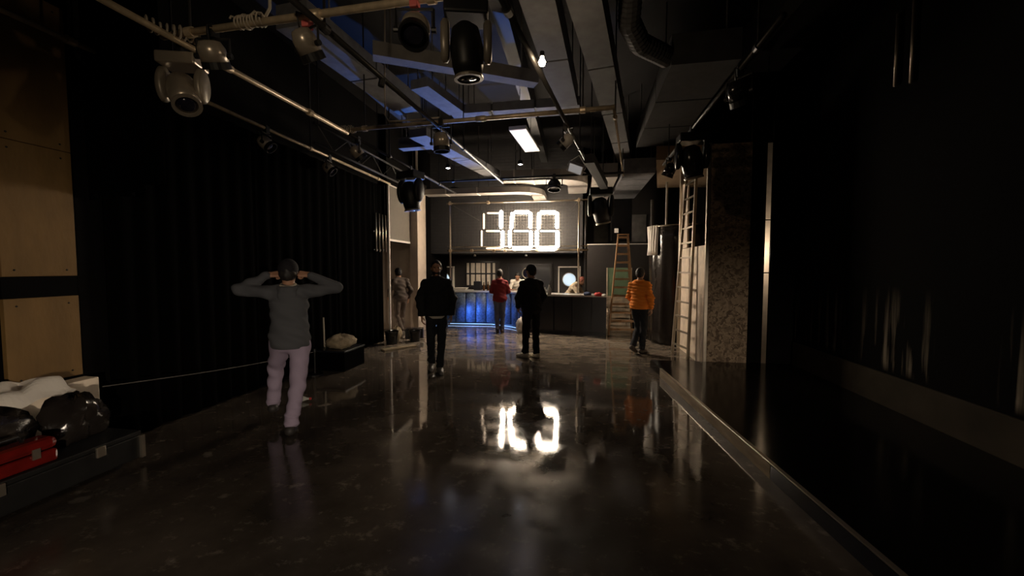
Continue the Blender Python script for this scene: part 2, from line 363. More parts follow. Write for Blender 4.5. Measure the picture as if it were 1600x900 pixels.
def leg(u, v):  # curtain added and shaped to keep the sign's light off the upper plywood
    x = -4.28 + 0.80 * u; z0 = 2.25 + 0.10 * u + 0.03 * math.sin(u * 9)
    return (x, 2.92 + 0.03 * math.sin(u * 38) * (1.2 - v), z0 + (4.98 - z0) * v)
tag(MB().grid(leg, 60, 8).build('stage_curtain', 'drape', smooth=True, solid=0.012), 'short black curtain added to shade the top of the plywood facing', 'curtain')

# raised platform along the right wall
ex = lambda y: 1.27 + (6.15 - y) * 0.085
t = thing('platform', 'low black platform with a brown riser along the right wall', 'platform', (2.4, 2.0, 0))
MB().prism([(ex(6.2) + 0.02, 6.2), (ex(-5.9) + 0.02, -5.9), (XR - 0.035, -5.9), (XR - 0.035, 6.78), (1.22, 6.78)][::-1], 0, 0.125).build('deck', 'stage_floor', t)
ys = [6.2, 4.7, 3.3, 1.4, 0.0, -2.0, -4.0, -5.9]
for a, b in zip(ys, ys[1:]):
    MB().bar((ex(a) + 0.005, a - 0.004, 0.057), (ex(b) + 0.005, b + 0.004, 0.057), 0.022, 0.112).build('riser_board', 'riser' if a > 3.5 else 'bar_black', t)  # near boards black: the light fading along the riser is put into colour
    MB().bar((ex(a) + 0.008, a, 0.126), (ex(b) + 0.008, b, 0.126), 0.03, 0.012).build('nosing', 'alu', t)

# ------------------------------------------------------------------ right side partition, flats, slit
t = thing('strand_board_partition', 'speckled strand board partition with a pale metal edge post on the right', 'partition', (2.4, 7.2, 0))
MB().box((2.10, 6.80, 0.0), (2.70, 6.83, 3.6)).build('front_board', 'osb', t)
MB().box((2.10, 6.835, 0.0), (2.13, 8.48, 2.02)).build('side_board', 'pale_board', t)
MB().box((2.10, 8.1, 2.03), (2.13, 8.48, 3.3)).build('side_strip', 'pale_board', t)
MB().box((2.045, 6.785, 0.0), (2.097, 6.835, 3.62)).build('edge_post', 'alu', t, bevel=0.004)
MB().box((2.05, 8.482, 0.0), (2.13, 8.53, 3.62)).build('rear_post', 'alu', t, bevel=0.004)
MB().box((2.68, 6.835, 0.0), (2.70, 7.95, 3.6)).build('back_board', 'osb', t)
t2 = tag(MB().box((2.715, 6.86, 0), (2.945, 6.90, 4.6)).build('black_flat', 'black_wall', bevel=0.004), 'narrow black scenery flat beside the strand board partition', 'flat')
t2 = tag(MB().box((3.03, 6.86, 0), (3.395, 6.90, 4.6)).build('black_flat', 'black_wall', bevel=0.004), 'black scenery flat against the right wall beyond the paint smears', 'flat')
t = thing('slit_board', 'pale upright board seen through the narrow slit on the right', 'board', (3.05, 7.5, 0))
for z0, z1 in ((0.0, 1.55), (1.57, 2.45), (2.47, 3.75)):
    MB().box((2.85, 7.4, z0), (3.3, 7.43, z1)).build('board', 'pale_board', t)
t = thing('work_lamp', 'small white work lamp hanging in the narrow slit on the right', 'lamp', (2.99, 7.08, 1.30))
MB().lathe([(0.045, 0), (0.03, 0.06), (0.012, 0.09)], frame((2.99, 7.08, 1.26), (0, 0, 1)), 14).build('shade', 'white_plastic', t, smooth=True)
MB().lathe([(0.002, -0.02), (0.022, 0), (0.02, 0.03)], frame((2.99, 7.08, 1.262), (0, 0, 1)), 12).build('bulb', 'slit_glow', t, smooth=True)
MB().tube([(2.99, 7.08, 1.34), (2.99, 7.06, 2.4), (2.99, 7.02, 4.98)], 0.006, 6).build('cord', 'black_cable', t)
lamp('POINT', 'work_lamp_light', (2.99, 7.12, 1.9), (1.0, 0.82, 0.62), 13.0, t, 0.03)

# ladders
def ladder(name, label, feet, tops, n, rail, rung, m, deeper=None):
    f0, f1 = map(Vector, feet); t0, t1 = map(Vector, tops)
    o = thing(name, label, 'ladder', (f0 + f1) / 2)
    o.location.z = 0
    side = (f1 - f0).normalized()
    for a, b in ((f0, t0), (f1, t1)): MB().bar(a, b, rail[0], rail[1], side.cross(Vector((0, 0, 1)))).build('rail', m, o, bevel=0.003)
    for i in range(n):
        k = (i + 0.7) / n
        a, b = f0.lerp(t0, k), f1.lerp(t1, k)
        MB().bar(a, b, rung[0], rung[1]).build('rung', m, o)
    if deeper is not None:
        for a, b in ((f0, t0), (f1, t1)):
            MB().bar(Vector((a.x * 0.9 + (f0.x + f1.x) * 0.05, deeper, 0)), b + Vector((0, 0.05, -0.05)), rail[0], rail[1], side.cross(Vector((0, 0, 1)))).build('rear_rail', m, o)
        MB().bar(t0 + Vector((-0.02, 0.02, 0.01)), t1 + Vector((0.02, 0.02, 0.01)), 0.14, 0.025).build('top_step', m, o)
    return o
ladder('aluminium_ladder', 'tall aluminium ladder leaning on the pale side of the partition', ((1.85, 8.0, 0), (1.99, 7.45, 0)), ((2.06, 8.0, 3.55), (2.075, 7.47, 3.55)), 13, (0.028, 0.05), (0.03, 0.03), 'ladder_alu')
ladder('wooden_stepladder', 'orange wooden stepladder standing in front of the green board', ((0.80, 9.9, 0), (1.44, 9.9, 0)), ((1.02, 10.12, 2.45), (1.25, 10.12, 2.45)), 12, (0.035, 0.06), (0.035, 0.05), 'ladder_wood', deeper=10.37)

# curved black drape with the white plastic sheet
def arc_fn(cx, cy, R, a0, a1, z0, z1, rib=0.02, wl=0.13):
    def fn(u, v):
        a = math.radians(a0 + (a1 - a0) * u); s = R * a
        rr = R + rib * math.sin(2 * math.pi * s / wl) + 0.012 * math.sin(7 * a + 5 * v)
        return (cx + rr * math.cos(a), cy + rr * math.sin(a), z0 + (z1 - z0) * v)
    return fn
t = thing('curved_screen', 'curved black plastic screen with a white sheet hung on its top edge', 'screen', (2.35, 9.3, 0))
MB().grid(arc_fn(2.35, 9.3, 0.72, 165, 285, 0.01, 2.52, 0.006, 0.27), 70, 10).build('black_sheet', 'bag_black', t, smooth=True, solid=0.01)
MB().grid(arc_fn(2.35, 9.3, 0.752, 172, 212, 1.92, 2.56, 0.016, 0.085), 50, 6).build('white_sheet', 'clear_sheet', t, smooth=True, solid=0.006)
MB().tube([arc_fn(2.35, 9.3, 0.72, 165, 285, 2.53, 2.53, 0)(k / 24, 0) for k in range(25)], 0.018, 8).build('top_rail', 'alu', t, smooth=True)
tag(MB().tube([(1.93, 9.12, 0), (1.93, 9.12, 3.5)], 0.024, 10).build('white_pole', 'white_plastic', smooth=True), 'thin white pole rising behind the curved screen', 'pole')
tag(MB().tube([(1.82, 10.2, 0), (1.82, 10.2, 3.3)], 0.04, 10).build('grey_post', 'beam', smooth=True), 'thick grey post behind the curved screen', 'post')

# crates, green board, dividing panel
t = thing('green_board', 'green board leaning upright on the pale crates behind the stepladder', 'board', (1.15, 10.97, 0.885))
MB().bar((1.15, 11.0, 0.885), (1.15, 11.08, 1.64), 0.64, 0.03, (0, 1, 0)).build('board', 'green_board', t)
for xx in (0.83, 1.47): MB().bar((xx, 10.985, 0.885), (xx, 11.065, 1.64), 0.03, 0.03, (0, 1, 0)).build('frame_rail', 'crate_wood', t)
for k, lb in enumerate(('bottom pale wooden crate in the stack behind the stepladder', 'middle pale wooden crate in the stack behind the stepladder', 'top pale wooden crate in the stack under the green board')):
    z = 0.294 * k; c = thing('wooden_crate', lb, 'crate', (1.15, 11.05, z), 'stacked pale crates')
    dx = (0, 0.02, -0.015)[k]; x0, x1, y0, y1 = 0.82 + dx, 1.48 + dx, 10.85, 11.24
    MB().box((x0, y0 + 0.02, z + 0.004), (x1, y1, z + 0.03)).build('base', 'crate_wood', c)
    for yy in (y0, y1):
        for q in range(3): MB().box((x0, yy, z + 0.015 + q * 0.093), (x1, yy + 0.018, z + 0.09 + q * 0.093)).build('slat', 'crate_wood', c)
    for xx in (x0, x1 - 0.018):
        for q in range(3): MB().box((xx, y0 + 0.02, z + 0.015 + q * 0.093), (xx + 0.018, y1 - 0.002, z + 0.09 + q * 0.093)).build('slat', 'crate_wood', c)
    for xx in (x0 + 0.02, x1 - 0.055):
        for yy in (y0 + 0.0215, y1 - 0.035): MB().box((xx, yy, z + 0.03), (xx + 0.035, yy + 0.03, z + 0.285)).build('corner_post', 'crate_wood', c)
t = thing('divider_panel', 'dark brown divider panel with a white edge right of the bar', 'panel', (1.1, 11.32, 0))
MB().box((0.28, 11.3, 0), (2.05, 11.35, 2.28)).build('sheet', 'cabinet_dark', t)
MB().box((0.25, 11.285, 0), (0.278, 11.36, 2.31)).build('upright_edge', 'white_trim', t)
MB().box((0.28, 11.285, 2.282), (2.05, 11.36, 2.305)).build('top_edge', 'white_trim', t)
for k, (a, b) in enumerate(((0.55, 1.0), (1.72, 2.15))):
    tag(MB().box((a, 12.96, 2.45), (b, 12.995, 3.3)).build('grey_wall_panel', 'beam', bevel=0.005), ('grey panel on the far wall left of the black drop', 'grey panel on the far wall right of the black drop')[k], 'wall panel')
tag(MB().box((0.98, 11.5, 2.4), (1.52, 11.9, 4.98)).build('black_drop_duct', 'black_wall', bevel=0.01), 'black square shaft dropping from the ceiling above the stepladder', 'shaft')
tag(MB().box((1.05, 11.45, 2.62), (1.16, 11.499, 2.74)).build('junction_box', 'white_plastic', bevel=0.008), 'small white junction box on the black shaft above the stepladder', 'box')
t = thing('hanging_soffit', 'brown boxed soffit hanging above the curved screen', 'soffit', (2.0, 9.0, 3.6))
MB().prism([(1.42, 7.64), (2.5, 7.7), (3.2, 10.38), (1.95, 10.3)], 3.6, 3.85).build('box', 'soffit', t)
for x, y in ((1.6, 7.9), (2.4, 7.9), (2.1, 10.0), (2.9, 10.1)): MB().tube([(x, y, 3.85), (x, y, 5.0)], 0.008, 6).build('hanger_rod', 'dark_pipe', t)
t = thing('wall_conduit', 'pair of thin upright conduits high on the right wall', 'conduit', (3.36, 4.85, 3.5))
for y, z0, z1 in ((4.98, 3.60, 4.36), (4.77, 3.54, 4.42)): MB().tube([(3.375, y, z0), (3.375, y, z1)], 0.018, 8).build('conduit', 'alu', t, smooth=True)

# ------------------------------------------------------------------ bar
fp = [atz(*p, 0) for p in ((680, 507), (708, 507), (770, 508), (800, 512), (830, 519), (890, 523), (947, 525))]
fp = [Vector((p.x, p.y, 0)) for p in fp]
def poly_at(pts, s):
    for a, b in zip(pts, pts[1:]):
        L = (b - a).length
        if s <= L: return a.lerp(b, s / L), (b - a).normalized()
        s -= L
    return pts[-1].copy(), (pts[-1] - pts[-2]).normalized()
LB = sum((b - a).length for a, b in zip(fp, fp[1:]))
t = thing('bar_counter', 'long curved bar counter with a pale top, blue lit at its left end', 'bar', (-1.4, 10.6, 0))
smp = [poly_at(fp, LB * k / 30)[0] for k in range(31)]
off = lambda p, dy: (p.x, p.y + dy)
MB().prism([off(p, 0.03) for p in smp] + [off(p, 0.62) for p in smp[::-1]], 0.0, 0.94).build('carcass', 'bar_black', t)
MB().prism([off(p, -0.05) for p in smp] + [off(p, 0.66) for p in smp[::-1]], 0.942, 0.985).build('counter_top', 'bar_top', t)
MB().prism([off(p, 0.0) for p in smp] + [off(p, 0.05) for p in smp[::-1]], 0.0, 0.07).build('plinth', 'bar_black', t)
s = 0.0
while s < LB - 0.05:
    w = 0.30 if s < LB * 0.55 else 0.46
    a, _ = poly_at(fp, s + 0.008); b, d = poly_at(fp, min(s + w, LB) - 0.008)
    blue = s < LB * 0.52
    n = Vector((d.y, -d.x, 0))
    if blue:      # bowed metal panels
        def fn(u, v, a=a, b=b, n=n):
            p = a.lerp(b, u) + n * (0.005 + 0.035 * math.sin(math.pi * u)); return (p.x, p.y, 0.08 + 0.85 * v)
        MB().grid(fn, 8, 1).build('front_panel', 'bar_blue', t, smooth=True, solid=0.008)
    else:
        MB().bar((a + n * 0.0).to_tuple()[:2] + (0.505,), (b + n * 0.0).to_tuple()[:2] + (0.505,), 0.03, 0.85).build('front_panel', 'bar_black', t)
    s += w
led = [poly_at(fp, LB * k / 40) for k in range(0, 23)]
MB().tube([(p.x + d.y * 0.05, p.y - d.x * 0.05, 0.035) for p, d in led], 0.009, 6).build('light_strip', 'led_blue', t)
# things on the bar
def put(px, py, z): return aty(px, py, 11.2) if z is None else atz(px, py, z)
def blob(name, label, cat, c, r, m, seed=0, flat=0.0, ny=10, amp=0.25):
    rr = random.Random(seed); ph = [rr.uniform(0, 6.28) for _ in range(6)]
    def fn(u, v):
        a = 2 * math.pi * u; e = math.pi * (v - 0.5)
        k = 1 + amp * (math.sin(3 * a + ph[0]) * math.cos(2 * e + ph[1]) * 0.5 + 0.4 * math.sin(7 * a + 4 * e + ph[2]) * 0.5 + 0.25 * math.sin(13 * a - 6 * e + ph[3]))
        z = math.sin(e) * r[2] * k
        return (c[0] + math.cos(a) * math.cos(e) * r[0] * k, c[1] + math.sin(a) * math.cos(e) * r[1] * k, max(c[2] + z, flat))
    o = MB().grid(fn, 28, ny * 2).build(name, m, smooth=True)
    return tag(o, label, cat)
ZT = 0.986
M['red_cloth'] = mat('red_cloth', (0.40, 0.02, 0.02), 0.8); M['blue_cloth'] = mat('blue_cloth', (0.03, 0.05, 0.12), 0.8)
p = atz(936, 464, ZT); blob('folded_cloth', 'red folded cloth at the right end of the bar', 'cloth', (p.x, p.y + 0.25, ZT + 0.035), (0.10, 0.07, 0.05), 'red_cloth', 4, ZT)
p = atz(945, 464, ZT); blob('paper_bag', 'small crumpled white bag at the right end of the bar', 'bag', (p.x - 0.0, p.y + 0.12, ZT + 0.02), (0.06, 0.05, 0.04), 'white_plastic', 6, ZT)
p = atz(918, 462, ZT); blob('folded_cloth', 'dark blue folded cloth on the bar beside the red cloth', 'cloth', (p.x, p.y + 0.15, ZT + 0.03), (0.09, 0.07, 0.05), 'blue_cloth', 5, ZT)
t = thing('paper_stack', 'stack of white papers on the left end of the bar', 'papers', (-3.45, 11.5, ZT))
for k in range(4): MB().box((-3.62 + 0.01 * k, 11.36 - 0.012 * k, ZT + 0.001 + 0.016 * k), (-3.24 + 0.015 * k, 11.6, ZT + 0.016 + 0.016 * k)).build('sheet_bundle', 'white_plastic', t)
tag(MB().box((-2.98, 11.35, ZT), (-2.78, 11.6, ZT + 0.26)).build('dark_box', 'bar_black', bevel=0.01), 'dark box standing on the bar beside the papers', 'box')
def bottle(name, label, x, y, z, m, h=0.27, r=0.035, group=None):
    o = thing(name, label, 'bottle', (x, y, z), group)
    MB().lathe([(r * 0.9, 0), (r, 0.01), (r, h * 0.55), (r * 0.45, h * 0.75), (r * 0.4, h * 0.92)], frame((x, y, z), (0, 0, 1)), 12).build('glass', m, o, smooth=True)
    MB().lathe([(r * 0.44, h * 0.925), (r * 0.44, h)], frame((x, y, z), (0, 0, 1)), 10).build('cap', 'black_metal', o)
M['brown_glass'] = mat('brown_glass', (0.06, 0.025, 0.01), 0.1); M['clear_glass'] = mat('pale_glass', (0.45, 0.45, 0.42), 0.1)
for k, (x, y) in enumerate(((-2.62, 11.25), (-2.52, 11.35), (-2.40, 11.2), (-2.28, 11.3))):
    bottle('bottle', ('%s brown bottle from the dark box on the bar' % ('first', 'second', 'third', 'fourth')[k]), x, y - 0.1, ZT, 'brown_glass', 0.24 + 0.02 * (k % 2), group='brown bottles on the bar')
p = atz(857, 462, ZT); bottle('bottle', 'tall pale bottle on the bar right of the man in white trainers', p.x, p.y + 0.3, ZT, 'clear_glass', 0.27, 0.045)
p = atz(850, 462, ZT); bottle('bottle', 'short pale bottle hidden beside the man in white trainers', p.x, p.y + 0.35, ZT, 'clear_glass', 0.2, 0.04)
p = atz(815, 519, 0); o = blob('plastic_bag', 'white plastic bag on the floor in front of the bar', 'bag', (p.x, p.y - 0.1, 0.17), (0.12, 0.09, 0.19), 'white_plastic', 9, 0.002, amp=0.45)

# behind the bar: cream slatted screen, cabinets, portholes
t = thing('panelled_screen', 'dark framed screen of cream strips on the wall behind the bar', 'screen', (-3.06, 12.9, 0.9))
MB().box((-3.66, 12.93, 0.88), (-2.48, 12.99, 1.86)).build('backing', 'cabinet_dark', t)
for x0, x1 in ((729.6, 733), (736, 742), (744, 751), (752.5, 758), (761, 766.4), (770, 773.6)):
    a, b = aty(x0, 430, 12.92).x, aty(x1, 430, 12.92).x
    for z0, z1 in ((1.06, 1.42), (1.47, 1.80)): MB().box((a, 12.905, z0), (b, 12.929, z1)).build('strip', 'paper_panel', t, bevel=0.003)
for z in (0.99, 1.445, 1.84): MB().box((-3.66, 12.89, z - 0.02), (-2.48, 12.929, z + 0.02)).build('cross_rail', 'bar_black', t)
t = thing('wall_cabinet', 'dark two door cabinet with trim behind the bartender', 'cabinet', (-1.35, 12.8, 0))
MB().box((-2.25, 12.80, 0), (-0.75, 12.99, 1.80)).build('body', 'cabinet_dark', t)
for a, b in ((-2.22, -1.53), (-1.47, -0.78)):
    dd = MB().box((a, 12.775, 0.1), (b, 12.798, 1.76)).build('door', 'bar_black', t, bevel=0.004)
    for q in ((a + 0.02, 1.68, b - 0.02, 1.72), (a + 0.02, 0.14, b - 0.02, 0.18), (a + 0.02, 0.181, a + 0.06, 1.679), (b - 0.06, 0.181, b - 0.02, 1.679)):
        MB().box((q[0], 12.76, q[1]), (q[2], 12.774, q[3])).build('trim_strip', 'cabinet_dark', dd)
c = aty(825, 427, 12.7)
t = thing('round_mirror', 'round mirror with a pale chrome rim behind the bar', 'mirror', c)
MB().lathe([(0.17, 0), (0.165, 0.012)], frame(c, (0, -1, 0)), 28).build('glass', 'lens', t)
MB().tube([(c.x + 0.18 * math.cos(a), c.y - 0.01, c.z + 0.18 * math.sin(a)) for a in [k * math.pi / 16 for k in range(32)]], 0.018, 8, closed=True).build('rim', 'silver_can', t, smooth=True)
MB().box((c.x - 0.03, c.y + 0.001, c.z - 0.03), (c.x + 0.03, 12.774, c.z + 0.03)).build('bracket', 'black_metal', t)
def porthole(label, cx, full=True):
    o = thing('porthole_door', label, 'door', (cx, 12.9, 0))
    MB().box((cx - 0.30, 12.90, 0), (cx + 0.30, 12.99, 1.62)).build('leaf', 'cabinet_dark', o)
    for q in ((cx - 0.36, 0, cx - 0.315, 1.64), (cx + 0.315, 0, cx + 0.36, 1.64), (cx - 0.36, 1.645, cx + 0.36, 1.69)):
        MB().box((q[0], 12.87, q[1]), (q[2], 12.99, q[3])).build('frame_bar', 'white_trim', o)
    MB().lathe([(0.205, 0), (0.205, 0.01), (0.15, 0.022), (0.0, 0.026)], frame((cx, 12.899, 1.26), (0, -1, 0)), 32).build('glowing_glass', 'porthole_glow', o, smooth=True)
    MB().tube([(cx + 0.215 * math.cos(a), 12.895, 1.26 + 0.215 * math.sin(a)) for a in [k * math.pi / 16 for k in range(32)]], 0.015, 8, closed=True).build('ring', 'silver_can', o, smooth=True)
porthole('dark door with a glowing pale blue porthole at the right behind the bar', aty(889.5, 437, 12.9).x)
porthole('dark door with a pale porthole behind the walking man in black', aty(688, 437, 12.9).x + 0.12)
for k, px in enumerate((742, 822)):
    c = aty(px, 401, 11.9); c.z = 2.07
    t = thing('ceiling_spot', ('small white spot under the bulkhead above the cream screen', 'small white spot under the bulkhead above the bartender')[k], 'spotlight', c)
    MB().lathe([(0.02, 0), (0.03, -0.03), (0.04, -0.08)], frame(c, (0, 0, 1)), 14).build('body', 'white_plastic', t, smooth=True)
    MB().lathe([(0.03, -0.074), (0.0, -0.076)], frame(c, (0, 0, 1)), 14).build('lens', 'slit_glow', t)
    lamp('SPOT', 'ceiling_spot_light', c + Vector((0, 0, -0.09)), (1, 0.8, 0.6), 20, t, 0.04, c + Vector((0, 0.5, -1.2)), 2.4, 0.6)

# ------------------------------------------------------------------ the sign
SY = 10.3
t = thing('number_sign', 'glowing number sign showing 100 in a scaffold frame above the bar', 'sign', (-1.6, SY, ZT))
tl, tr, bl, br = Vector((-3.34, SY, 3.36)), Vector((0.06, SY, 3.36)), Vector((-3.34, SY, 2.10)), Vector((0.06, SY, 2.10))
R0 = 0.024
for a, b in ((Vector((-3.34, SY, ZT)), tl + Vector((0, 0, 0.06))), (Vector((0.06, SY, ZT)), tr + Vector((0, 0, 0.06)))): MB().tube([a, b], R0, 10).build('upright', 'alu', t, smooth=True)
MB().tube([(0.24, SY + 0.1, ZT - 0.0), (0.24, SY + 0.1, 3.4)], 0.035, 10).build('upright', 'dark_pipe', t, smooth=True)
for z in (3.36, 2.10, 2.20): MB().tube([(-3.44, SY + 0.03, z), (0.30, SY + 0.03, z)], R0 if z != 2.20 else 0.012, 10).build('cross_pipe', 'alu', t, smooth=True)
MB().tube([(-3.3, SY + 0.05, 3.33), (-2.55, SY + 0.05, 2.9)], 0.008, 6).build('brace', 'beam', t)
MB().tube([(0.03, SY + 0.05, 3.33), (-0.15, SY + 0.05, 3.1)], 0.008, 6).build('brace', 'beam', t)
for x, z in ((-3.34, 3.36), (-3.34, 2.10), (0.06, 3.36), (0.06, 2.10), (-2.3, 3.36), (-2.75, 2.10), (-2.15, 2.10), (-1.85, 2.10), (-1.0, 2.10)):
    MB().box((x - 0.035, SY - 0.028, z - 0.04), (x + 0.035, SY + 0.06, z + 0.04)).build('clamp', 'steel', t, bevel=0.01)
for x in (-2.3, -1.15): MB().tube([(x, SY + 0.03, 3.38), (x, SY + 0.03, 5.0)], 0.01, 6).build('hanger_rod', 'dark_pipe', t)
mw = MB()
for k in range(44): x = -3.30 + 3.33 * k / 43; mw.tube([(x, SY + 0.06, 2.12), (x, SY + 0.06, 3.34)], 0.0045, 4)
for k in range(16): z = 2.14 + 1.18 * k / 15; mw.tube([(-3.32, SY + 0.066, z), (0.05, SY + 0.066, z)], 0.0045, 4)
mw.build('wire_mesh', 'mesh_wire', t)['kind'] = 'stuff'
def S(px, py): return aty(px, py, SY - 0.03)
segs = [  # digit, x0,y0,x1,y1, lit
    (0, 756, 334.5, 756, 357, 0), (0, 752.7, 361, 752.7, 384, 0), (0, 762, 333, 778, 333, 0), (0, 760.5, 361, 780, 361, 0), (0, 760.5, 388, 782, 388, 0),
    (0, 783, 331, 783, 355, 1), (0, 785.3, 362.5, 785.3, 385, 1),
    (1, 800.5, 334, 799, 356, 1), (1, 796.5, 362, 796.5, 384.5, 1), (1, 828.7, 333.5, 828.7, 355, 1), (1, 829.6, 362.5, 829.6, 385, 1), (1, 805, 331.8, 825.5, 331.8, 1), (1, 803.5, 361, 825.5, 361, 0), (1, 803, 388.6, 826, 388.6, 1),
    (2, 842.4, 334, 841.4, 356, 1), (2, 838.8, 362, 838.8, 384.5, 1), (2, 870.3, 333.5, 870.3, 355, 1), (2, 871, 362.5, 871, 385, 1), (2, 846, 331.8, 867, 331.8, 1), (2, 845, 361, 867, 361, 0), (2, 844, 389, 867, 389, 1)]
for n, x0, y0, x1, y1, lit in segs:
    a, b = S(x0, y0), S(x1, y1); d = (b - a).normalized(); r = 0.046 if lit else 0.020
    MB().tube([a - d * r * 0.8, a - d * r * 0.35, a, b, b + d * r * 0.35, b + d * r * 0.8], [r * 0.35, r * 0.85, r, r, r * 0.85, r * 0.35], 10).build('light_tube', 'tube_lit' if lit else 'tube_dim', t, smooth=True)

# ------------------------------------------------------------------ pipe grid
ZP = 3.45
def pipe(label, a, b, r, m, hang=(), name='ceiling_pipe', joints=()):
    a, b = Vector(a), Vector(b)
    o = thing(name, label, 'pipe', (a + b) / 2)
    MB().tube([a, b], r, 12).build('tube', m, o, smooth=True)
    for k in hang:
        p = a.lerp(b, k)
        MB().tube([p + Vector((0, 0, r)), (p.x, p.y, ZC)], 0.010, 6).build('hanger_rod', 'dark_pipe', o)
        MB().lathe([(r + 0.012, -0.03), (r + 0.012, 0.03)], frame(p, b - a), 12).build('collar', m, o)
    for k in joints:
        p = a.lerp(b, k); MB().lathe([(r + 0.008, -0.06), (r + 0.010, 0), (r + 0.008, 0.06)], frame(p, b - a), 12).build('coupler', m, o, smooth=True)
    return o
pipe('long steel lighting pipe on the left, nearest the curtains', (-3.2, 1.4, ZP), (-3.04, 5.0, ZP), 0.026, 'steel', (0.2, 0.8), joints=(0.5,))
pipe('steel lighting pipe running on towards the olive panel above the doorway', (-3.04, 5.06, ZP), (-2.9, 9.4, ZP), 0.022, 'dark_pipe', (0.25, 0.75))
pipe('steel cross pipe nearest the camera, carrying the large lamps', (-3.3, 2.80, ZP + 0.055), (1.3, 2.62, ZP + 0.055), 0.027, 'steel', (0.06, 0.5, 0.95), joints=(0.3,))
pipe('steel cross pipe above the middle of the room', (-3.15, 5.03, ZP + 0.05), (0.42, 4.82, ZP + 0.05), 0.027, 'steel', (0.1, 0.9), joints=(0.55,))
pipe('cross pipe of dark steel farthest back, nearest the sign', (-3.0, 8.3, ZP + 0.05), (0.9, 8.1, ZP + 0.05), 0.022, 'dark_pipe', (0.1, 0.9))
pipe('long dark pipe carrying the bare bulb', (-0.62, 2.0, ZP), (0.70, 10.4, ZP), 0.024, 'dark_pipe', (0.1, 0.5, 0.9))
pipe('long dark pipe left of the duct corner', (-1.92, 2.2, ZP), (-1.55, 8.4, ZP), 0.024, 'dark_pipe', (0.1, 0.6))
pipe('dark end of the curtain rail crossing the plywood facing', (-4.05, 1.2, ZP + 0.03), (-4.05, 2.86, ZP + 0.03), 0.022, 'steel', (0.1, 0.9))
pipe('curtain rail above the black stage curtains', (-4.05, 3.0, ZP + 0.03), (-4.05, 8.28, ZP + 0.03), 0.022, 'steel', (0.1, 0.5, 0.9))
pipe('dark pipe on the right carrying the lamps over the platform', (1.45, 3.2, ZP), (1.5, 7.4, ZP), 0.024, 'dark_pipe', (0.1, 0.9))
pipe('thin steel pipe beside the grey duct run', (0.42, 4.9, ZP + 0.1), (0.95, 8.6, ZP + 0.1), 0.016, 'steel', (0.1, 0.9))
# ladder truss above the doorway panel
t = thing('side_truss', 'grey lattice truss between the left lighting pipe and the doorway panel', 'truss', (-3.9, 7.0, 3.7))
for x, z in ((-3.95, 3.55), (-3.95, 3.85)): MB().tube([(x, 5.6, z), (x, 9.4, z)], 0.022, 8).build('chord', 'duct_dimmed', t, smooth=True)
for k in range(9):
    y = 5.65 + k * 0.42; MB().tube([(-3.95, y, 3.55 if k % 2 else 3.85), (-3.95, y + 0.42, 3.85 if k % 2 else 3.55)], 0.012, 6).build('web', 'dark_pipe', t)
for y in (5.7, 9.3): MB().tube([(-3.95, y, 3.85), (-3.95, y, 5.0)], 0.01, 6).build('hanger_rod', 'dark_pipe', t)

# cables
def wrap_cable(label, a, b, r, turns, m='cable', seed=0, tail=None):
    rr = random.Random(seed); a, b = Vector(a), Vector(b); d = (b - a).normalized(); s = d.cross(Vector((0, 0, 1))).normalized(); u = s.cross(d); pts = []
    n = turns * 12
    for k in range(n + 1):
        q = k / n; an = 2 * math.pi * turns * q; R = r * (1 + 0.45 * math.sin(q * 23 + seed) ** 2 * math.sin(q * 7 + seed) ** 2)
        pts.append(a.lerp(b, q) + (s * math.cos(an) + u * math.sin(an)) * R + Vector((0, 0, rr.uniform(-0.006, 0.006))))
    if tail: pts += [Vector(q) for q in tail]
    return tag(MB().tube(pts, 0.0075, 6).build('wrapped_cable', m, smooth=True), label, 'cable')
wrap_cable('pale cable knotted round the corner of the two nearest pipes', (-3.21, 2.60, ZP + 0.03), (-3.05, 2.93, ZP + 0.07), 0.040, 9, seed=1, tail=[(-2.98, 3.0, 3.42), (-2.9, 3.02, 3.36)])
wrap_cable('pale cable coiled on the nearest cross pipe', (-2.60, 2.775, ZP + 0.075), (-2.35, 2.765, ZP + 0.075), 0.039, 9, seed=2)
tag(MB().tube([(-2.33, 2.76, 3.54), (-2.29, 2.76, 3.6), (-2.29, 2.77, 4.2), (-2.29, 2.77, 4.99)], 0.011, 6).build('hanging_cable', 'cable', smooth=True), 'pale cable rising from the nearest cross pipe to the ceiling', 'cable')
wrap_cable('pale cable knotted where the left pipe meets the middle cross pipe', (-3.07, 4.90, ZP + 0.02), (-2.98, 5.07, ZP + 0.06), 0.038, 7, seed=3)
p = atz(620, 205, ZP + 0.09)
tag(MB().tube([(p.x + 0.75, 4.9, ZP + 0.09), (p.x + 0.35, 4.935, ZP + 0.092), (p.x + 0.05, 4.95, ZP + 0.10), (p.x, 4.95, ZP + 0.18), (p.x, 4.95, 4.0), (p.x + 0.02, 4.95, 4.99)], 0.011, 6).build('hanging_cable', 'cable', smooth=True), 'pale cable dropping from the ceiling onto the middle cross pipe', 'cable')

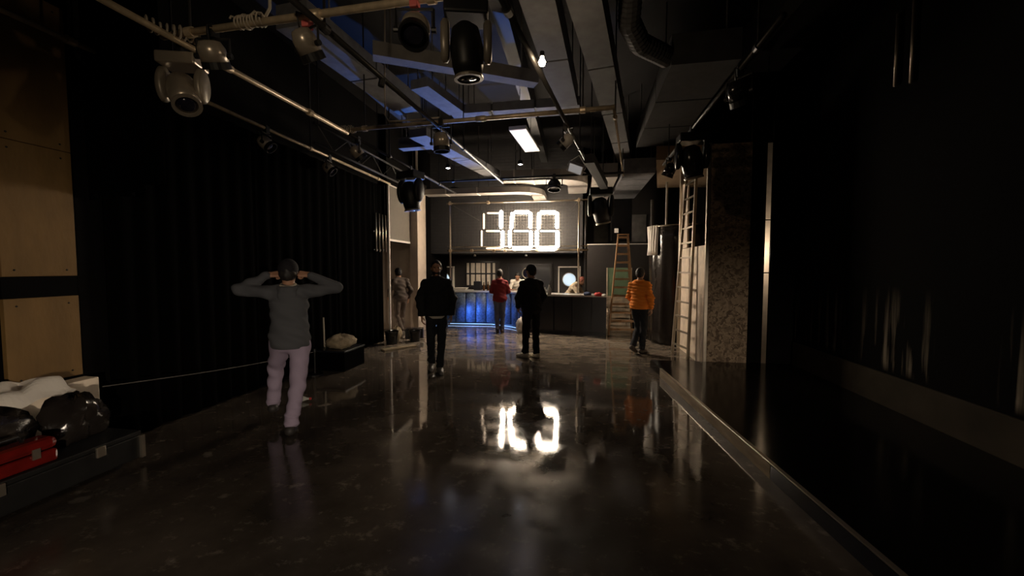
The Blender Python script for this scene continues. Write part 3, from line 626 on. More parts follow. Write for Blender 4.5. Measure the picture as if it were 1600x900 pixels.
# ------------------------------------------------------------------ ducts and beams
def duct(label, a, b, w, h, z, m='galv', sec=1.2, gap=0.016, hang=True, name='ceiling_duct'):
    a = Vector((a[0], a[1], z + h / 2)); b = Vector((b[0], b[1], z + h / 2)); d = (b - a); L = d.length; d.normalize(); s = Vector((d.y, -d.x, 0))
    o = thing(name, label, 'duct', a.lerp(b, 0.5)); n = max(1, round(L / sec)); l = L / n
    for k in range(n):
        p, q = a + d * (k * l + gap), a + d * ((k + 1) * l - gap)
        MB().bar(p, q, w, h).build('duct_section', m, o)
        if k:
            c = a + d * (k * l); MB().bar(c - d * gap * 0.9, c + d * gap * 0.9, w - 0.03, h - 0.03).build('joint', 'galv_dark', o)
    if hang:
        for k in (0.15, 0.85):
            for e in (-1, 1):
                p = a.lerp(b, k) + s * (e * (w / 2 - 0.02)); MB().tube([(p.x, p.y, z + h), (p.x, p.y, ZC)], 0.009, 6).build('hanger_rod', 'beam', o)
    return o
duct('grey duct run left of centre above the bare bulb', (-0.50, 2.0), (-0.15, 6.0), 0.31, 0.3, 4.0, m='duct_mid')
duct('long grey duct run right of the bare bulb', (-0.25, 2.0), (1.05, 9.3), 0.30, 0.3, 4.0, m='duct_mid', sec=1.35)
duct('cross duct joining the two blue lit ducts', (-1.95, 6.22), (0.05, 6.18), 0.36, 0.13, 4.02, sec=0.62)
duct('short blue lit duct above the middle cross pipe', (-2.05, 5.05), (-1.82, 6.02), 0.27, 0.12, 4.0, sec=0.8)
duct('blue lit duct run leading to the sign', (-2.72, 6.6), (-2.05, 9.8), 0.36, 0.14, 3.9, sec=0.9)
duct('narrow blue lit duct near the doorway pillar', (-3.35, 7.3), (-2.75, 7.25), 0.2, 0.2, 3.9, sec=0.6)
duct('dim duct run nearest the left lighting pipe', (-3.0, 3.9), (-2.75, 6.4), 0.4, 0.25, 4.2, sec=1.2)
duct('right hand duct with a bright lower edge', (1.45, 4.95), (1.52, 8.2), 0.75, 0.35, 4.0, m='duct_dimmed', sec=1.05)
duct('grey duct above the stepladder', (1.25, 8.4), (1.25, 11.45), 0.62, 0.3, 3.55, sec=0.62)
duct('pale duct sloping beside the sign to the divider panel', (0.62, 8.9), (0.62, 12.6), 0.5, 0.3, 3.6, m='duct_white', sec=0.7)
t = thing('ceiling_beam', 'grey concrete beam crossing above the large moving lamp', 'beam', (-1.4, 5.2, 4.2))
MB().bar((-2.35, 4.42, 4.16), (-0.55, 5.42, 4.16), 0.17, 0.16).build('beam', 'beam', t)
for k in (0.1, 0.55, 0.9):
    p = Vector((-2.35, 4.42, 4.2)).lerp(Vector((-0.55, 5.42, 4.2)), k); MB().tube([p, (p.x, p.y, ZC)], 0.012, 6).build('hanger_rod', 'beam', t)
for k, (x, lb) in enumerate(((-3.55, 'black ceiling joist above the stage curtains'), (-1.0, 'black ceiling joist above the middle of the room'), (2.3, 'black ceiling joist above the platform'))):
    tag(MB().box((x, 0.5, 4.62), (x + 0.18, 12.9, 4.998)).build('ceiling_joist', 'galv_dark'), lb, 'joist')
t = thing('boxed_beam', 'dark boxed beam running beside the far end of the bulb pipe', 'beam', (0.4, 7.5, 3.36))
MB().bar((0.19, 6.4, 3.35), (0.56, 8.55, 3.35), 0.15, 0.14).build('box', 'galv_dark', t)
for k in (0.1, 0.9):
    q = Vector((0.19, 6.4, 3.41)).lerp(Vector((0.56, 8.55, 3.41)), k); MB().tube([q, (q.x, q.y, ZC)], 0.01, 6).build('hanger_rod', 'dark_pipe', t)
# rounded pale ducts that turn into the bulkhead
def elbow_duct(label, x0, x1, y0, y1, w, h, z, m='duct_white'):
    o = thing('ceiling_duct', label, 'duct', ((x0 + x1) / 2, y0, z + h / 2)); R = 0.55
    path = [Vector((x0, y0, 0))] + [Vector((x1 - R, y0, 0)) + Vector((R * math.sin(a), R * (1 - math.cos(a)), 0)) for a in [k * math.pi / 2 / 8 for k in range(9)]] + [Vector((x1, y1, 0))]
    L, Rr = [], []
    for i, p in enumerate(path):
        d = (path[min(i + 1, len(path) - 1)] - path[max(i - 1, 0)]).normalized(); s = Vector((d.y, -d.x, 0)); L.append(p - s * w / 2); Rr.append(p + s * w / 2)
    def seg(i0, i1, nm, mm, e=0.0):
        MB().prism([(v.x, v.y) for v in Rr[i0:i1 + 1]] + [(v.x, v.y) for v in L[i0:i1 + 1][::-1]], z - e, z + h + e).build(nm, mm, o)
    seg(0, 1, 'duct_section', m); seg(1, len(path) - 2, 'elbow', m); seg(len(path) - 2, len(path) - 1, 'duct_section', m)
    for q in (0.25, 0.6):
        c = path[0].lerp(path[1], q); MB().box((c.x - 0.02, c.y - w / 2 - 0.006, z - 0.006), (c.x + 0.02, c.y + w / 2 + 0.006, z + h + 0.006)).build('joint_band', 'white_trim', o)
        MB().tube([(c.x, c.y, z + h), (c.x, c.y, ZC)], 0.009, 6).build('hanger_rod', 'beam', o)
elbow_duct('pale rounded duct turning into the brick bulkhead above the sign', -3.88, -1.0, 10.0, 11.39, 0.34, 0.14, 3.52)
elbow_duct('larger pale rounded duct curving above the right half of the sign', -1.8, 0.02, 9.75, 11.39, 0.5, 0.25, 3.72)
# flexible duct
t = thing('flexible_duct', 'grey flexible round duct curling into the right hand duct', 'duct', (0.8, 4.6, 4.1))
pp = [Vector((0.5, 4.1, 4.32)), Vector((0.52, 4.4, 4.2)), Vector((0.68, 4.72, 4.14)), Vector((0.92, 4.95, 4.14)), Vector((1.06, 5.1, 4.15))]
fine = []
for i in range(len(pp) - 1):
    for k in range(12): fine.append(pp[i].lerp(pp[i + 1], k / 12))
MB().tube(fine, [0.11 + 0.008 * (i % 2) for i in range(len(fine))], 14).build('hose', 'duct_dimmed', t)
MB().tube([(0.6, 4.55, 4.28), (0.6, 4.55, 5.0)], 0.01, 6).build('hanger_rod', 'beam', t)

# ------------------------------------------------------------------ luminaires
def yoke_part(o, P, axis, drop, half, m):
    s = Vector(axis).normalized(); top = P - Vector((0, 0, 0.07)); c = P - Vector((0, 0, drop))
    mb = MB(); mb.tube([c - s * half, Vector((top - s * half).to_tuple()), top - s * half + Vector((0, 0, 0.001)), top + s * half, c + s * half], 0.010, 6)
    mb.build('yoke', m, o)
    for e in (-1, 1): MB().lathe([(0.022, -0.016), (0.022, 0.016)], frame(c + s * (half * e), s), 10).build('knob', 'black_metal', o)
    return c
def clamp_part(o, P, m='black_metal'):
    MB().box((P.x - 0.028, P.y - 0.035, P.z - 0.068), (P.x + 0.028, P.y + 0.035, P.z + 0.035)).build('clamp', m, o, bevel=0.006)
def par_can(label, P, aim, L=0.24, R=0.10, m='silver_can', clamp='black_metal', drop=0.22, band=True, yoke_m='black_metal', dark='black_metal'):
    P = Vector(P); aim = Vector(aim).normalized(); o = thing('par_lamp', label, 'stage light', P)
    clamp_part(o, P, clamp)
    ax = aim.cross(Vector((0, 0, 1))); ax = ax.normalized() if ax.length > 0.1 else Vector((1, 0, 0))
    c = yoke_part(o, P, ax, drop, R + 0.03, yoke_m)
    X = frame(c, aim)
    MB().lathe([(R * 0.35, -L * 0.55), (R * 0.75, -L * 0.5), (R, -L * 0.25), (R, L * 0.2)], X, 24).build('housing', m, o, smooth=True)
    MB().lathe([(R * 1.02, L * 0.2), (R * 1.05, L * 0.45), (R * 0.9, L * 0.45), (R * 0.9, L * 0.22)], X, 24).build('front_ring', dark, o, smooth=False)
    MB().lathe([(R * 0.9, L * 0.30), (R * 0.5, L * 0.34), (0.0, L * 0.35)], X, 24).build('lens', 'lens', o, smooth=True)
    MB().tube([c - aim * L * 0.5, c - aim * L * 0.7 + Vector((0, 0, 0.08)), P + Vector((0.02, 0.02, 0.0)) + ax * 0.05], 0.007, 6).build('cord', 'black_cable', o, smooth=True)
    return o
def moving_head(label, P, aim, S=1.0, m='black_metal', side=(1, 0, 0), armm=None):
    P = Vector(P); aim = Vector(aim).normalized(); o = thing('moving_head_lamp', label, 'stage light', P); armm = armm or m
    clamp_part(o, P)
    b = P - Vector((0, 0, 0.075)); s = Vector(side).normalized(); f = s.cross(Vector((0, 0, 1)))
    xf = Matrix(((s.x, f.x, 0, b.x), (s.y, f.y, 0, b.y), (0, 0, 1, b.z), (0, 0, 0, 1)))
    MB().box((-0.16 * S, -0.11 * S, -0.10 * S), (0.16 * S, 0.11 * S, 0), xf).build('base', m, o, bevel=0.015)
    for e in (-1, 1):
        X = xf @ Matrix.Translation((e * 0.155 * S, 0, -0.25 * S)) @ Matrix.Rotation(math.pi / 2, 4, 'Y') @ Matrix.Diagonal((1.55, 0.85, 1, 1))
        MB().lathe([(0.085 * S, -0.03 * S), (0.10 * S, -0.015 * S), (0.10 * S, 0.015 * S), (0.085 * S, 0.03 * S)], X, 24).build('arm', armm, o, smooth=True)
    c = b - Vector((0, 0, 0.30 * S)); X = frame(c, aim)
    MB().lathe([(0.05 * S, -0.17 * S), (0.10 * S, -0.13 * S), (0.125 * S, 0), (0.115 * S, 0.12 * S), (0.10 * S, 0.19 * S)], X, 24).build('head', m, o, smooth=True)
    MB().lathe([(0.10 * S, 0.19 * S), (0.11 * S, 0.20 * S), (0.11 * S, 0.215 * S), (0.085 * S, 0.215 * S), (0.085 * S, 0.20 * S)], X, 24).build('lens_ring', 'grey_cast', o)
    MB().lathe([(0.085 * S, 0.198 * S), (0.05 * S, 0.215 * S), (0, 0.222 * S)], X, 24).build('lens', 'lens', o, smooth=True)
    return o
Z1 = ZP + 0.055
def on(px, py, z=ZP): return atz(px, py, z)
# nearest cross pipe
moving_head('grey moving lamp with a chrome head at the corner of the two nearest pipes', (-3.20, 2.87, ZP + 0.0), (0.55, -0.35, -0.8), 0.92, 'silver_can', (1, 0.3, 0), 'grey_cast')
par_can('par lamp just right of the corner moving lamp', (on(345, 66).x, 2.79, Z1), (-0.1, 0.5, -1), 0.2, 0.095, drop=0.20)
par_can('two tone par lamp with a pink clamp on the nearest cross pipe', (on(475, 37).x, 2.785, Z1), (0.2, 0.6, -0.9), 0.22, 0.085, clamp='pink_clamp', drop=0.2)
pA = atz(660, 8, ZP); par_can('large par lamp with a pink clamp facing the camera', (pA.x - 0.06, 2.70, Z1 - 0.0), (0.1, -0.55, -0.8), 0.20, 0.10, m='silver_can', clamp='pink_clamp', drop=0.21)
moving_head('large moving lamp with tall oval arms near the top of the picture', (atz(735, 5, ZP).x - 0.02, 2.69, Z1 - 0.02), (0.05, 0.1, -1), 0.92, 'black_metal', (1, 0.25, 0), 'grey_cast')
# middle cross pipe and along the others
par_can('round par lamp with a pale top on the middle cross pipe', (on(690, 197, ZP).x, 4.93, ZP + 0.05), (0.05, 0.05, -1), 0.24, 0.10, m='silver_can', drop=0.27)
par_can('small spot lamp under the left pipe corner', (-3.04, 5.25, ZP), (0.6, 0.5, -0.9), 0.2, 0.08, drop=0.2)
par_can('small white spot lamp hanging from the bulb pipe', (-0.15, 5.2, ZP - 0.01), (-0.8, 0.2, -0.7), 0.2, 0.075, m='white_plastic', drop=0.19)
p = atz(868, 283, ZP + 0.05)
par_can('round black lamp hanging in front of the pale rounded duct', (p.x, 8.15, ZP + 0.05), (0, -0.25, -1), 0.2, 0.13, m='black_metal', drop=0.2)
moving_head('black moving lamp hanging in front of the olive panel', (-2.98, 6.9, ZP), (0.1, 0.1, -1), 1.35, 'black_metal', (1, -0.4, 0))
moving_head('black moving lamp hanging above the wooden stepladder', (0.52, 8.95, ZP), (0.2, 0.2, -1), 1.5, 'black_metal')
moving_head('black moving lamp above the partition on the right pipe', (1.475, 5.55, ZP), (0.2, 0.2, -1), 1.1, 'black_gloss')
par_can('dim par lamp on the right pipe above the platform', (1.458, 4.0, ZP), (0.4, 0.3, -1), 0.22, 0.09, m='black_gloss', drop=0.22)
par_can('dim par lamp on the right pipe nearest the hanging soffit', (1.495, 6.9, ZP), (-0.4, 0.3, -1), 0.22, 0.09, m='black_gloss', drop=0.22)
par_can('dim par lamp on the curtain rail above the stage curtains', (-4.05, 4.75, ZP + 0.03), (0.9, 0.2, -0.8), 0.2, 0.08, m='grey_cast', drop=0.2)
par_can('second dim par lamp on the curtain rail nearer the doorway', (-4.05, 6.1, ZP + 0.03), (0.9, 0.2, -0.8), 0.2, 0.08, m='grey_cast', drop=0.2)
# white flood lamp
p = atz(900, 262, 3.25)
t = thing('flood_lamp', 'small white rectangular flood lamp under the bulb pipe', 'flood light', p)
xf = frame(p, Vector((-0.3, -0.6, -0.7)), (1, 0, -0.35))
MB().box((-0.13, -0.10, 0), (0.13, 0.10, 0.035), xf).build('body', 'white_plastic', t, bevel=0.012)
MB().box((-0.105, -0.075, 0.036), (0.105, 0.075, 0.04), xf).build('glass', 'flood_fill', t)
MB().tube([xf @ Vector((-0.14, 0, 0.0)), xf @ Vector((-0.14, 0, -0.10)), (p.x + 0.05, p.y + 0.03, ZP), xf @ Vector((0.14, 0, -0.10)), xf @ Vector((0.14, 0, 0))], 0.008, 6).build('bracket', 'white_plastic', t)
# warm panel lamp
q = [(-1.11, 6.55), (-0.82, 6.52), (-0.71, 7.8), (-1.0, 7.82)]
t = thing('panel_lamp', 'long warm glowing panel lamp hanging from the ceiling', 'ceiling light', (-0.9, 7.2, 3.9))
MB().prism(q, 3.905, 3.96).build('casing', 'white_plastic', t)
MB().prism([((x - -0.91) * 0.94 - 0.91, (y - 7.17) * 0.98 + 7.17) for x, y in q], 3.898, 3.904).build('diffuser', 'lamp_panel', t)
for x, y in ((-0.95, 6.7), (-0.87, 7.6)): MB().tube([(x, y, 3.96), (x, y, 5.0)], 0.006, 6).build('hanger_rod', 'dark_pipe', t)
# bare bulb and its light
p = atz(847, 97, ZP - 0.06)
t = thing('bare_bulb', 'bright bare bulb hanging under the long dark pipe', 'bulb', p)
MB().lathe([(0.014, 0.05), (0.016, 0.03), (0.032, 0.0), (0.024, -0.026), (0.0, -0.034)], frame(p, (0, 0, 1)), 14).build('glass', 'bulb', t, smooth=True)
MB().lathe([(0.02, 0.045), (0.02, 0.085)], frame(p, (0, 0, 1)), 12).build('socket', 'black_metal', t)
lamp('POINT', 'bare_bulb_light', p + Vector((0, 0, -0.06)), (1.0, 0.74, 0.48), BULB_W, t, 0.04)
p = atz(597, 127, ZP - 0.03)
t = thing('pin_spot', 'tiny bright pin spot on the dark pipe left of the duct corner', 'spotlight', p)
MB().lathe([(0.03, 0.03), (0.03, -0.05), (0.024, -0.05)], frame(p, (0.2, 0.1, 1)), 12).build('body', 'black_metal', t)
MB().lathe([(0.024, -0.045), (0.0, -0.05)], frame(p, (0.2, 0.1, 1)), 12).build('lens', 'down_white', t)
lamp('SPOT', 'pin_spot_light', p + Vector((0, 0, -0.07)), (1.0, 0.85, 0.7), 2.5, t, 0.02, p + Vector((-0.6, -0.2, -1)), 1.6, 0.6)
# downlights
for k, (px, py, zz, lb, gl, R) in enumerate(((700, 263, 3.9, 'white downlight on a rod near the blue lit duct', 'down_white', 0.055), (813, 257, 3.9, 'white downlight on a rod below the warm panel lamp', 'down_white', 0.055), (710, 298.5, 3.66, 'blue glowing disc lamp left of the sign', 'blue_glow', 0.14))):
    p = atz(px, py, zz); t = thing('downlight', lb, 'ceiling light', p)
    MB().lathe([(R * 0.7, 0.09), (R, 0.05), (R * 1.08, 0.0), (R * 1.0, 0.0)], frame(p, (0, 0, 1)), 20).build('body', 'black_metal', t, smooth=True)
    MB().lathe([(R, 0.004), (R * 0.6, -0.004), (0, -0.008)], frame(p, (0, 0, 1)), 20).build('disc', gl, t, smooth=True)
    MB().tube([(p.x, p.y, p.z + 0.09), (p.x, p.y, ZC)], 0.01, 6).build('rod', 'dark_pipe', t)
# blue floor lamp added to throw blue light on bar and ducts
p = atz(699, 510, 0); p = Vector((p.x, p.y - 0.25, 0))
t = thing('added_blue_lamp', 'blue light box added on the floor at the left end of the bar', 'floor light', p)
t.name = 'added_blue_light'
MB().box((p.x - 0.09, p.y - 0.06, 0.02), (p.x + 0.09, p.y + 0.06, 0.15)).build('housing', 'black_metal', t, bevel=0.012)
MB().box((p.x - 0.075, p.y - 0.045, 0.151), (p.x + 0.075, p.y + 0.045, 0.156)).build('diffuser', 'led_blue', t)
for e in (-1, 1): MB().box((p.x + e * 0.07 - 0.015, p.y - 0.07, 0), (p.x + e * 0.07 + 0.015, p.y + 0.07, 0.019)).build('foot', 'black_metal', t)
lamp('SPOT', 'added_blue_up', p + Vector((0, 0, 0.18)), (0.12, 0.30, 1.0), BLUE_W, t, 0.06, p + Vector((1.2, -3.3, 3.85)), 0.72, 0.9)
lamp('SPOT', 'added_blue_bar', p + Vector((0.02, 0, 0.18)), (0.10, 0.28, 1.0), BLUE_W * 0.12, t, 0.16, p + Vector((0.7, 0.42, 0.25)), 1.3, 0.9)
# unseen twin light on a stand, added behind the camera as fill
wx, wy, wz = 2.55, -3.4, 0.126
t = thing('added_fill_light', 'low twin fill light on a stand, added unseen behind the viewer', 'work light', (wx, wy, wz))
MB().tube([(wx, wy, wz + 0.25), (wx, wy, wz + 0.85)], 0.016, 8).build('post', 'alu', t)
for k in range(3): a = k * 2.094 + 0.5; MB().tube([(wx, wy, wz + 0.3), (wx + 0.3 * math.cos(a), wy + 0.3 * math.sin(a), wz + 0.01)], 0.012, 6).build('leg', 'alu', t)
MB().bar((wx - 0.3, wy, wz + 0.86), (wx + 0.3, wy, wz + 0.86), 0.03, 0.03).build('cross_bar', 'alu', t)
for dx, aim, k, spot in ((-0.2, (-3.75, 2.85, -0.1), 1.0, 0.80), (0.2, (2.45, 6.8, -0.4), 0.5, 0.50)):
    hd = MB().box((wx + dx - 0.1, wy - 0.06, wz + 0.88), (wx + dx + 0.1, wy + 0.02, wz + 1.02)).build('head', 'black_metal', t, bevel=0.01)
    MB().box((wx + dx - 0.09, wy + 0.021, wz + 0.89), (wx + dx + 0.09, wy + 0.026, wz + 1.01)).build('glass', 'slit_glow', hd)
    lamp('SPOT', 'added_fill_beam', (wx + dx, wy + 0.06, wz + 0.95), (1.0, 0.83, 0.64), FILL_W * k, t, 0.10, aim, spot, 1.0)
# unseen clip spot added behind the camera to light the pipes
t = par_can('unseen clip spot added on the pipe behind the viewer', (-1.35, -0.55, ZP - 0.1), (0.05, 1, 0.08), 0.22, 0.09, drop=0.2)
t2 = pipe('short dark pipe added behind the viewer to carry the clip spot', (-2.6, -0.55, ZP - 0.1), (0.6, -0.55, ZP - 0.1), 0.024, 'dark_pipe', (0.1, 0.9))
lamp('SPOT', 'added_clip_beam', (-1.35, -0.40, ZP - 0.30), (1.0, 0.78, 0.52), 55, t, 0.05, (-1.9, 3.0, ZP - 0.12), 1.1, 0.9)
# hidden lamp added in the doorway to light the beige wall
t = thing('added_corridor_lamp', 'small lamp added on the floor inside the left doorway', 'lamp', (-4.7, 8.75, 0))
MB().lathe([(0.07, 0), (0.07, 0.02), (0.02, 0.03), (0.02, 0.12)], frame((-4.7, 8.75, 0), (0, 0, 1)), 14).build('base', 'black_metal', t)
MB().lathe([(0.02, 0.12), (0.05, 0.16), (0.04, 0.21), (0, 0.23)], frame((-4.7, 8.75, 0), (0, 0, 1)), 14).build('bulb', 'slit_glow', t, smooth=True)
lamp('POINT', 'added_corridor_light', (-4.7, 8.75, 0.32), (1.0, 0.72, 0.5), 3.5, t, 0.04)

# ------------------------------------------------------------------ people (each garment and body one continuous surface)
class Field:
    def __init__(s, lo, hi, h):
        s.h = h; s.lo = np.array(lo, float); s.n = np.ceil((np.array(hi) - s.lo) / h).astype(int) + 1
        s.A = np.full(s.n, 9.0, np.float32)
        s.ax = [s.lo[i] + h * np.arange(s.n[i]) for i in range(3)]
    def block(s, lo, hi):
        a = np.clip(((np.array(lo) - s.lo) / s.h).astype(int), 0, s.n); b = np.clip(((np.array(hi) - s.lo) / s.h).astype(int) + 2, 0, s.n)
        sl = tuple(slice(a[i], b[i]) for i in range(3))
        P = np.stack(np.meshgrid(*[s.ax[i][sl[i]] for i in range(3)], indexing='ij'), -1)
        return sl, P
    def put(s, sl, d, k, sub=False):
        A = s.A[sl]
        if sub: d = -d; hh = np.clip(0.5 - 0.5 * (A - d) / k, 0, 1); s.A[sl] = (A * (1 - hh) + d * hh + k * hh * (1 - hh)).astype(np.float32)
        else:
            hh = np.clip(0.5 + 0.5 * (A - d) / k, 0, 1); s.A[sl] = (A * (1 - hh) + d * hh - k * hh * (1 - hh)).astype(np.float32)
    def cap(s, a, b, ra, rb=None, k=0.02, sub=False):
        rb = ra if rb is None else rb; a, b = np.array(a, float), np.array(b, float); m = max(ra, rb) + 0.07
        sl, P = s.block(np.minimum(a, b) - m, np.maximum(a, b) + m)
        if P.size == 0: return s
        ab = b - a; L = max(ab @ ab, 1e-9); q = P - a; t = np.clip((q @ ab) / L, 0, 1)
        s.put(sl, np.linalg.norm(q - t[..., None] * ab, axis=-1) - (ra + (rb - ra) * t), k, sub); return s
    def ell(s, c, r, R=None, k=0.02, sub=False):
        c, r = np.array(c, float), np.array(r, float); m = r.max() + 0.07; sl, P = s.block(c - m, c + m)
        if P.size == 0: return s
        q = P - c
        if R is not None: q = q @ R
        k0 = np.linalg.norm(q / r, axis=-1); k1 = np.linalg.norm(q / r ** 2, axis=-1) + 1e-9
        s.put(sl, k0 * (k0 - 1) / k1, k, sub); return s
    def cut(s, n, d):          # keep n.p <= d
        n = np.array(n, float)
        D = n[0] * s.ax[0][:, None, None] + n[1] * s.ax[1][None, :, None] + n[2] * s.ax[2][None, None, :] - d
        s.A = np.maximum(s.A, D.astype(np.float32)); return s
    def warp(s, fn):
        X, Y, Z = np.meshgrid(*s.ax, indexing='ij', sparse=True); s.A = (s.A + fn(X, Y, Z)).astype(np.float32); return s
    def mesh(s):
        A = s.A; ins = A < 0; c8 = sum(ins[i:A.shape[0] - 1 + i, j:A.shape[1] - 1 + j, k:A.shape[2] - 1 + k].astype(np.int8) for i in (0, 1) for j in (0, 1) for k in (0, 1))
        mk = (c8 > 0) & (c8 < 8); ci = np.argwhere(mk); idx = np.full(mk.shape, -1, np.int64); idx[mk] = np.arange(len(ci))
        acc = np.zeros((len(ci), 3)); cnt = np.zeros(len(ci))
        cor = [(i, j, k) for i in (0, 1) for j in (0, 1) for k in (0, 1)]
        for a in cor:
            for ax in range(3):
                if a[ax]: continue
                b = list(a); b[ax] = 1
                va = A[tuple((ci + a).T)]; vb = A[tuple((ci + b).T)]; x = (va < 0) != (vb < 0)
                t = np.where(x, va / np.where(x, va - vb, 1), 0); p = np.tile(np.array(a, float), (len(ci), 1)); p[:, ax] += t
                acc[x] += p[x]; cnt[x] += 1
        V = (ci + acc / cnt[:, None]) * s.h + s.lo; Fc = []
        for ax in range(3):
            u, w = (ax + 1) % 3, (ax + 2) % 3
            sa = [slice(None)] * 3; sb = [slice(None)] * 3; sa[ax] = slice(0, -1); sb[ax] = slice(1, None)
            e = ins[tuple(sa)] != ins[tuple(sb)]; ee = np.argwhere(e)
            ok = (ee[:, u] > 0) & (ee[:, w] > 0) & (ee[:, u] < A.shape[u] - 1) & (ee[:, w] < A.shape[w] - 1); ee = ee[ok]
            fl = ins[tuple(ee.T)]; q = []
            for du, dw in ((-1, -1), (0, -1), (0, 0), (-1, 0)):
                g = ee.copy(); g[:, u] += du; g[:, w] += dw; q.append(idx[tuple(g.T)])
            q = np.stack(q, 1); q[~fl] = q[~fl][:, ::-1]; Fc.append(q)
        return V, np.concatenate(Fc)
def field_obj(f, name, mats, parent, pick=None):
    V, Q = f.mesh(); me = bpy.data.meshes.new(name)
    me.vertices.add(len(V)); me.vertices.foreach_set('co', V.astype(np.float32).ravel())
    me.loops.add(Q.size); me.loops.foreach_set('vertex_index', Q.astype(np.int32).ravel())
    me.polygons.add(len(Q)); me.polygons.foreach_set('loop_start', np.arange(0, Q.size, 4, dtype=np.int32))
    me.polygons.foreach_set('use_smooth', np.ones(len(Q), bool))
    for m in (mats if isinstance(mats, list) else [mats]): me.materials.append(m)
    if pick is not None: me.polygons.foreach_set('material_index', pick(V[Q].mean(1)).astype(np.int32))
    me.update(calc_edges=True); me.validate()
    o = bpy.data.objects.new(name, me); COL.objects.link(o); o.parent = parent
    return o
def A3(*p): return np.array(p, float)
def nrm(v): v = np.array(v, float); return v / (np.linalg.norm(v) + 1e-9)
STAND = dict(pelvis=A3(0, 0, 0.93), belly=A3(0, 0.005, 1.08), chest=A3(0, 0, 1.28), neck=A3(0, -0.01, 1.46), head=A3(0, 0.025, 1.605), face=A3(0, 1, 0), crown=A3(0, 0, 1),
             shR=A3(0.162, -0.005, 1.375), elR=A3(0.235, -0.03, 1.12), wrR=A3(0.235, 0.06, 0.88), haR=A3(0, 0.12, -1), paR=A3(-1, 0, 0), cuR=0.5,
             shL=A3(-0.162, -0.005, 1.375), elL=A3(-0.235, -0.03, 1.12), wrL=A3(-0.235, 0.06, 0.88), haL=A3(0, 0.12, -1), paL=A3(1, 0, 0), cuL=0.5,
             hiR=A3(0.085, 0, 0.91), knR=A3(0.10, 0.02, 0.50), anR=A3(0.105, -0.02, 0.085), ftR=A3(0.10, 1, 0), upR=A3(0, 0, 1),
             hiL=A3(-0.085, 0, 0.91), knL=A3(-0.10, 0.02, 0.50), anL=A3(-0.105, -0.02, 0.085), ftL=A3(-0.10, 1, 0), upL=A3(0, 0, 1))
skin = mat('skin', (0.36, 0.19, 0.115), 0.55, var=0.06, scale=20); eye_m = mat('eye_dark', (0.02, 0.015, 0.012), 0.2); lip_m = mat('lips', (0.28, 0.10, 0.08), 0.5)
M['skin'] = skin
def hand(f, w, d, pn, curl, side):
    d = nrm(d); pn = nrm(pn - d * (np.array(pn) @ d)); ac = np.cross(d, pn) * side     # ac points to the thumb side
    pe = w + d * 0.085
    for e in (-0.028, -0.010, 0.010, 0.028): f.cap(w + ac * e * 0.6, pe + ac * e, 0.014, 0.012, 0.012)
    for e, L in ((0.030, 0.070), (0.010, 0.080), (-0.010, 0.074), (-0.029, 0.058)):
        p = pe + ac * e; an = 0.25 * curl
        for q, r in ((0.45, 0.0092), (0.32, 0.0085), (0.23, 0.0078)):
            an += curl * 0.75; v = d * math.cos(an) + pn * math.sin(an); p2 = p + v * L * q; f.cap(p, p2, r, r * 0.93, 0.004); p = p2
    b = w + d * 0.022 + ac * 0.022 + pn * 0.006; v = nrm(d * 0.65 + ac * 0.75 + pn * (0.25 + 0.4 * curl)); k1 = b + v * 0.045
    v2 = nrm(d * 0.9 + ac * 0.15 + pn * (0.3 + 0.5 * curl)); f.cap(b, k1, 0.013, 0.010, 0.008); f.cap(k1, k1 + v2 * 0.034, 0.010, 0.0085, 0.004)
def headR(J): y = nrm(J['face']); z = nrm(J['crown'] - y * (J['crown'] @ y)); x = np.cross(y, z); return np.stack([x, y, z], 1)
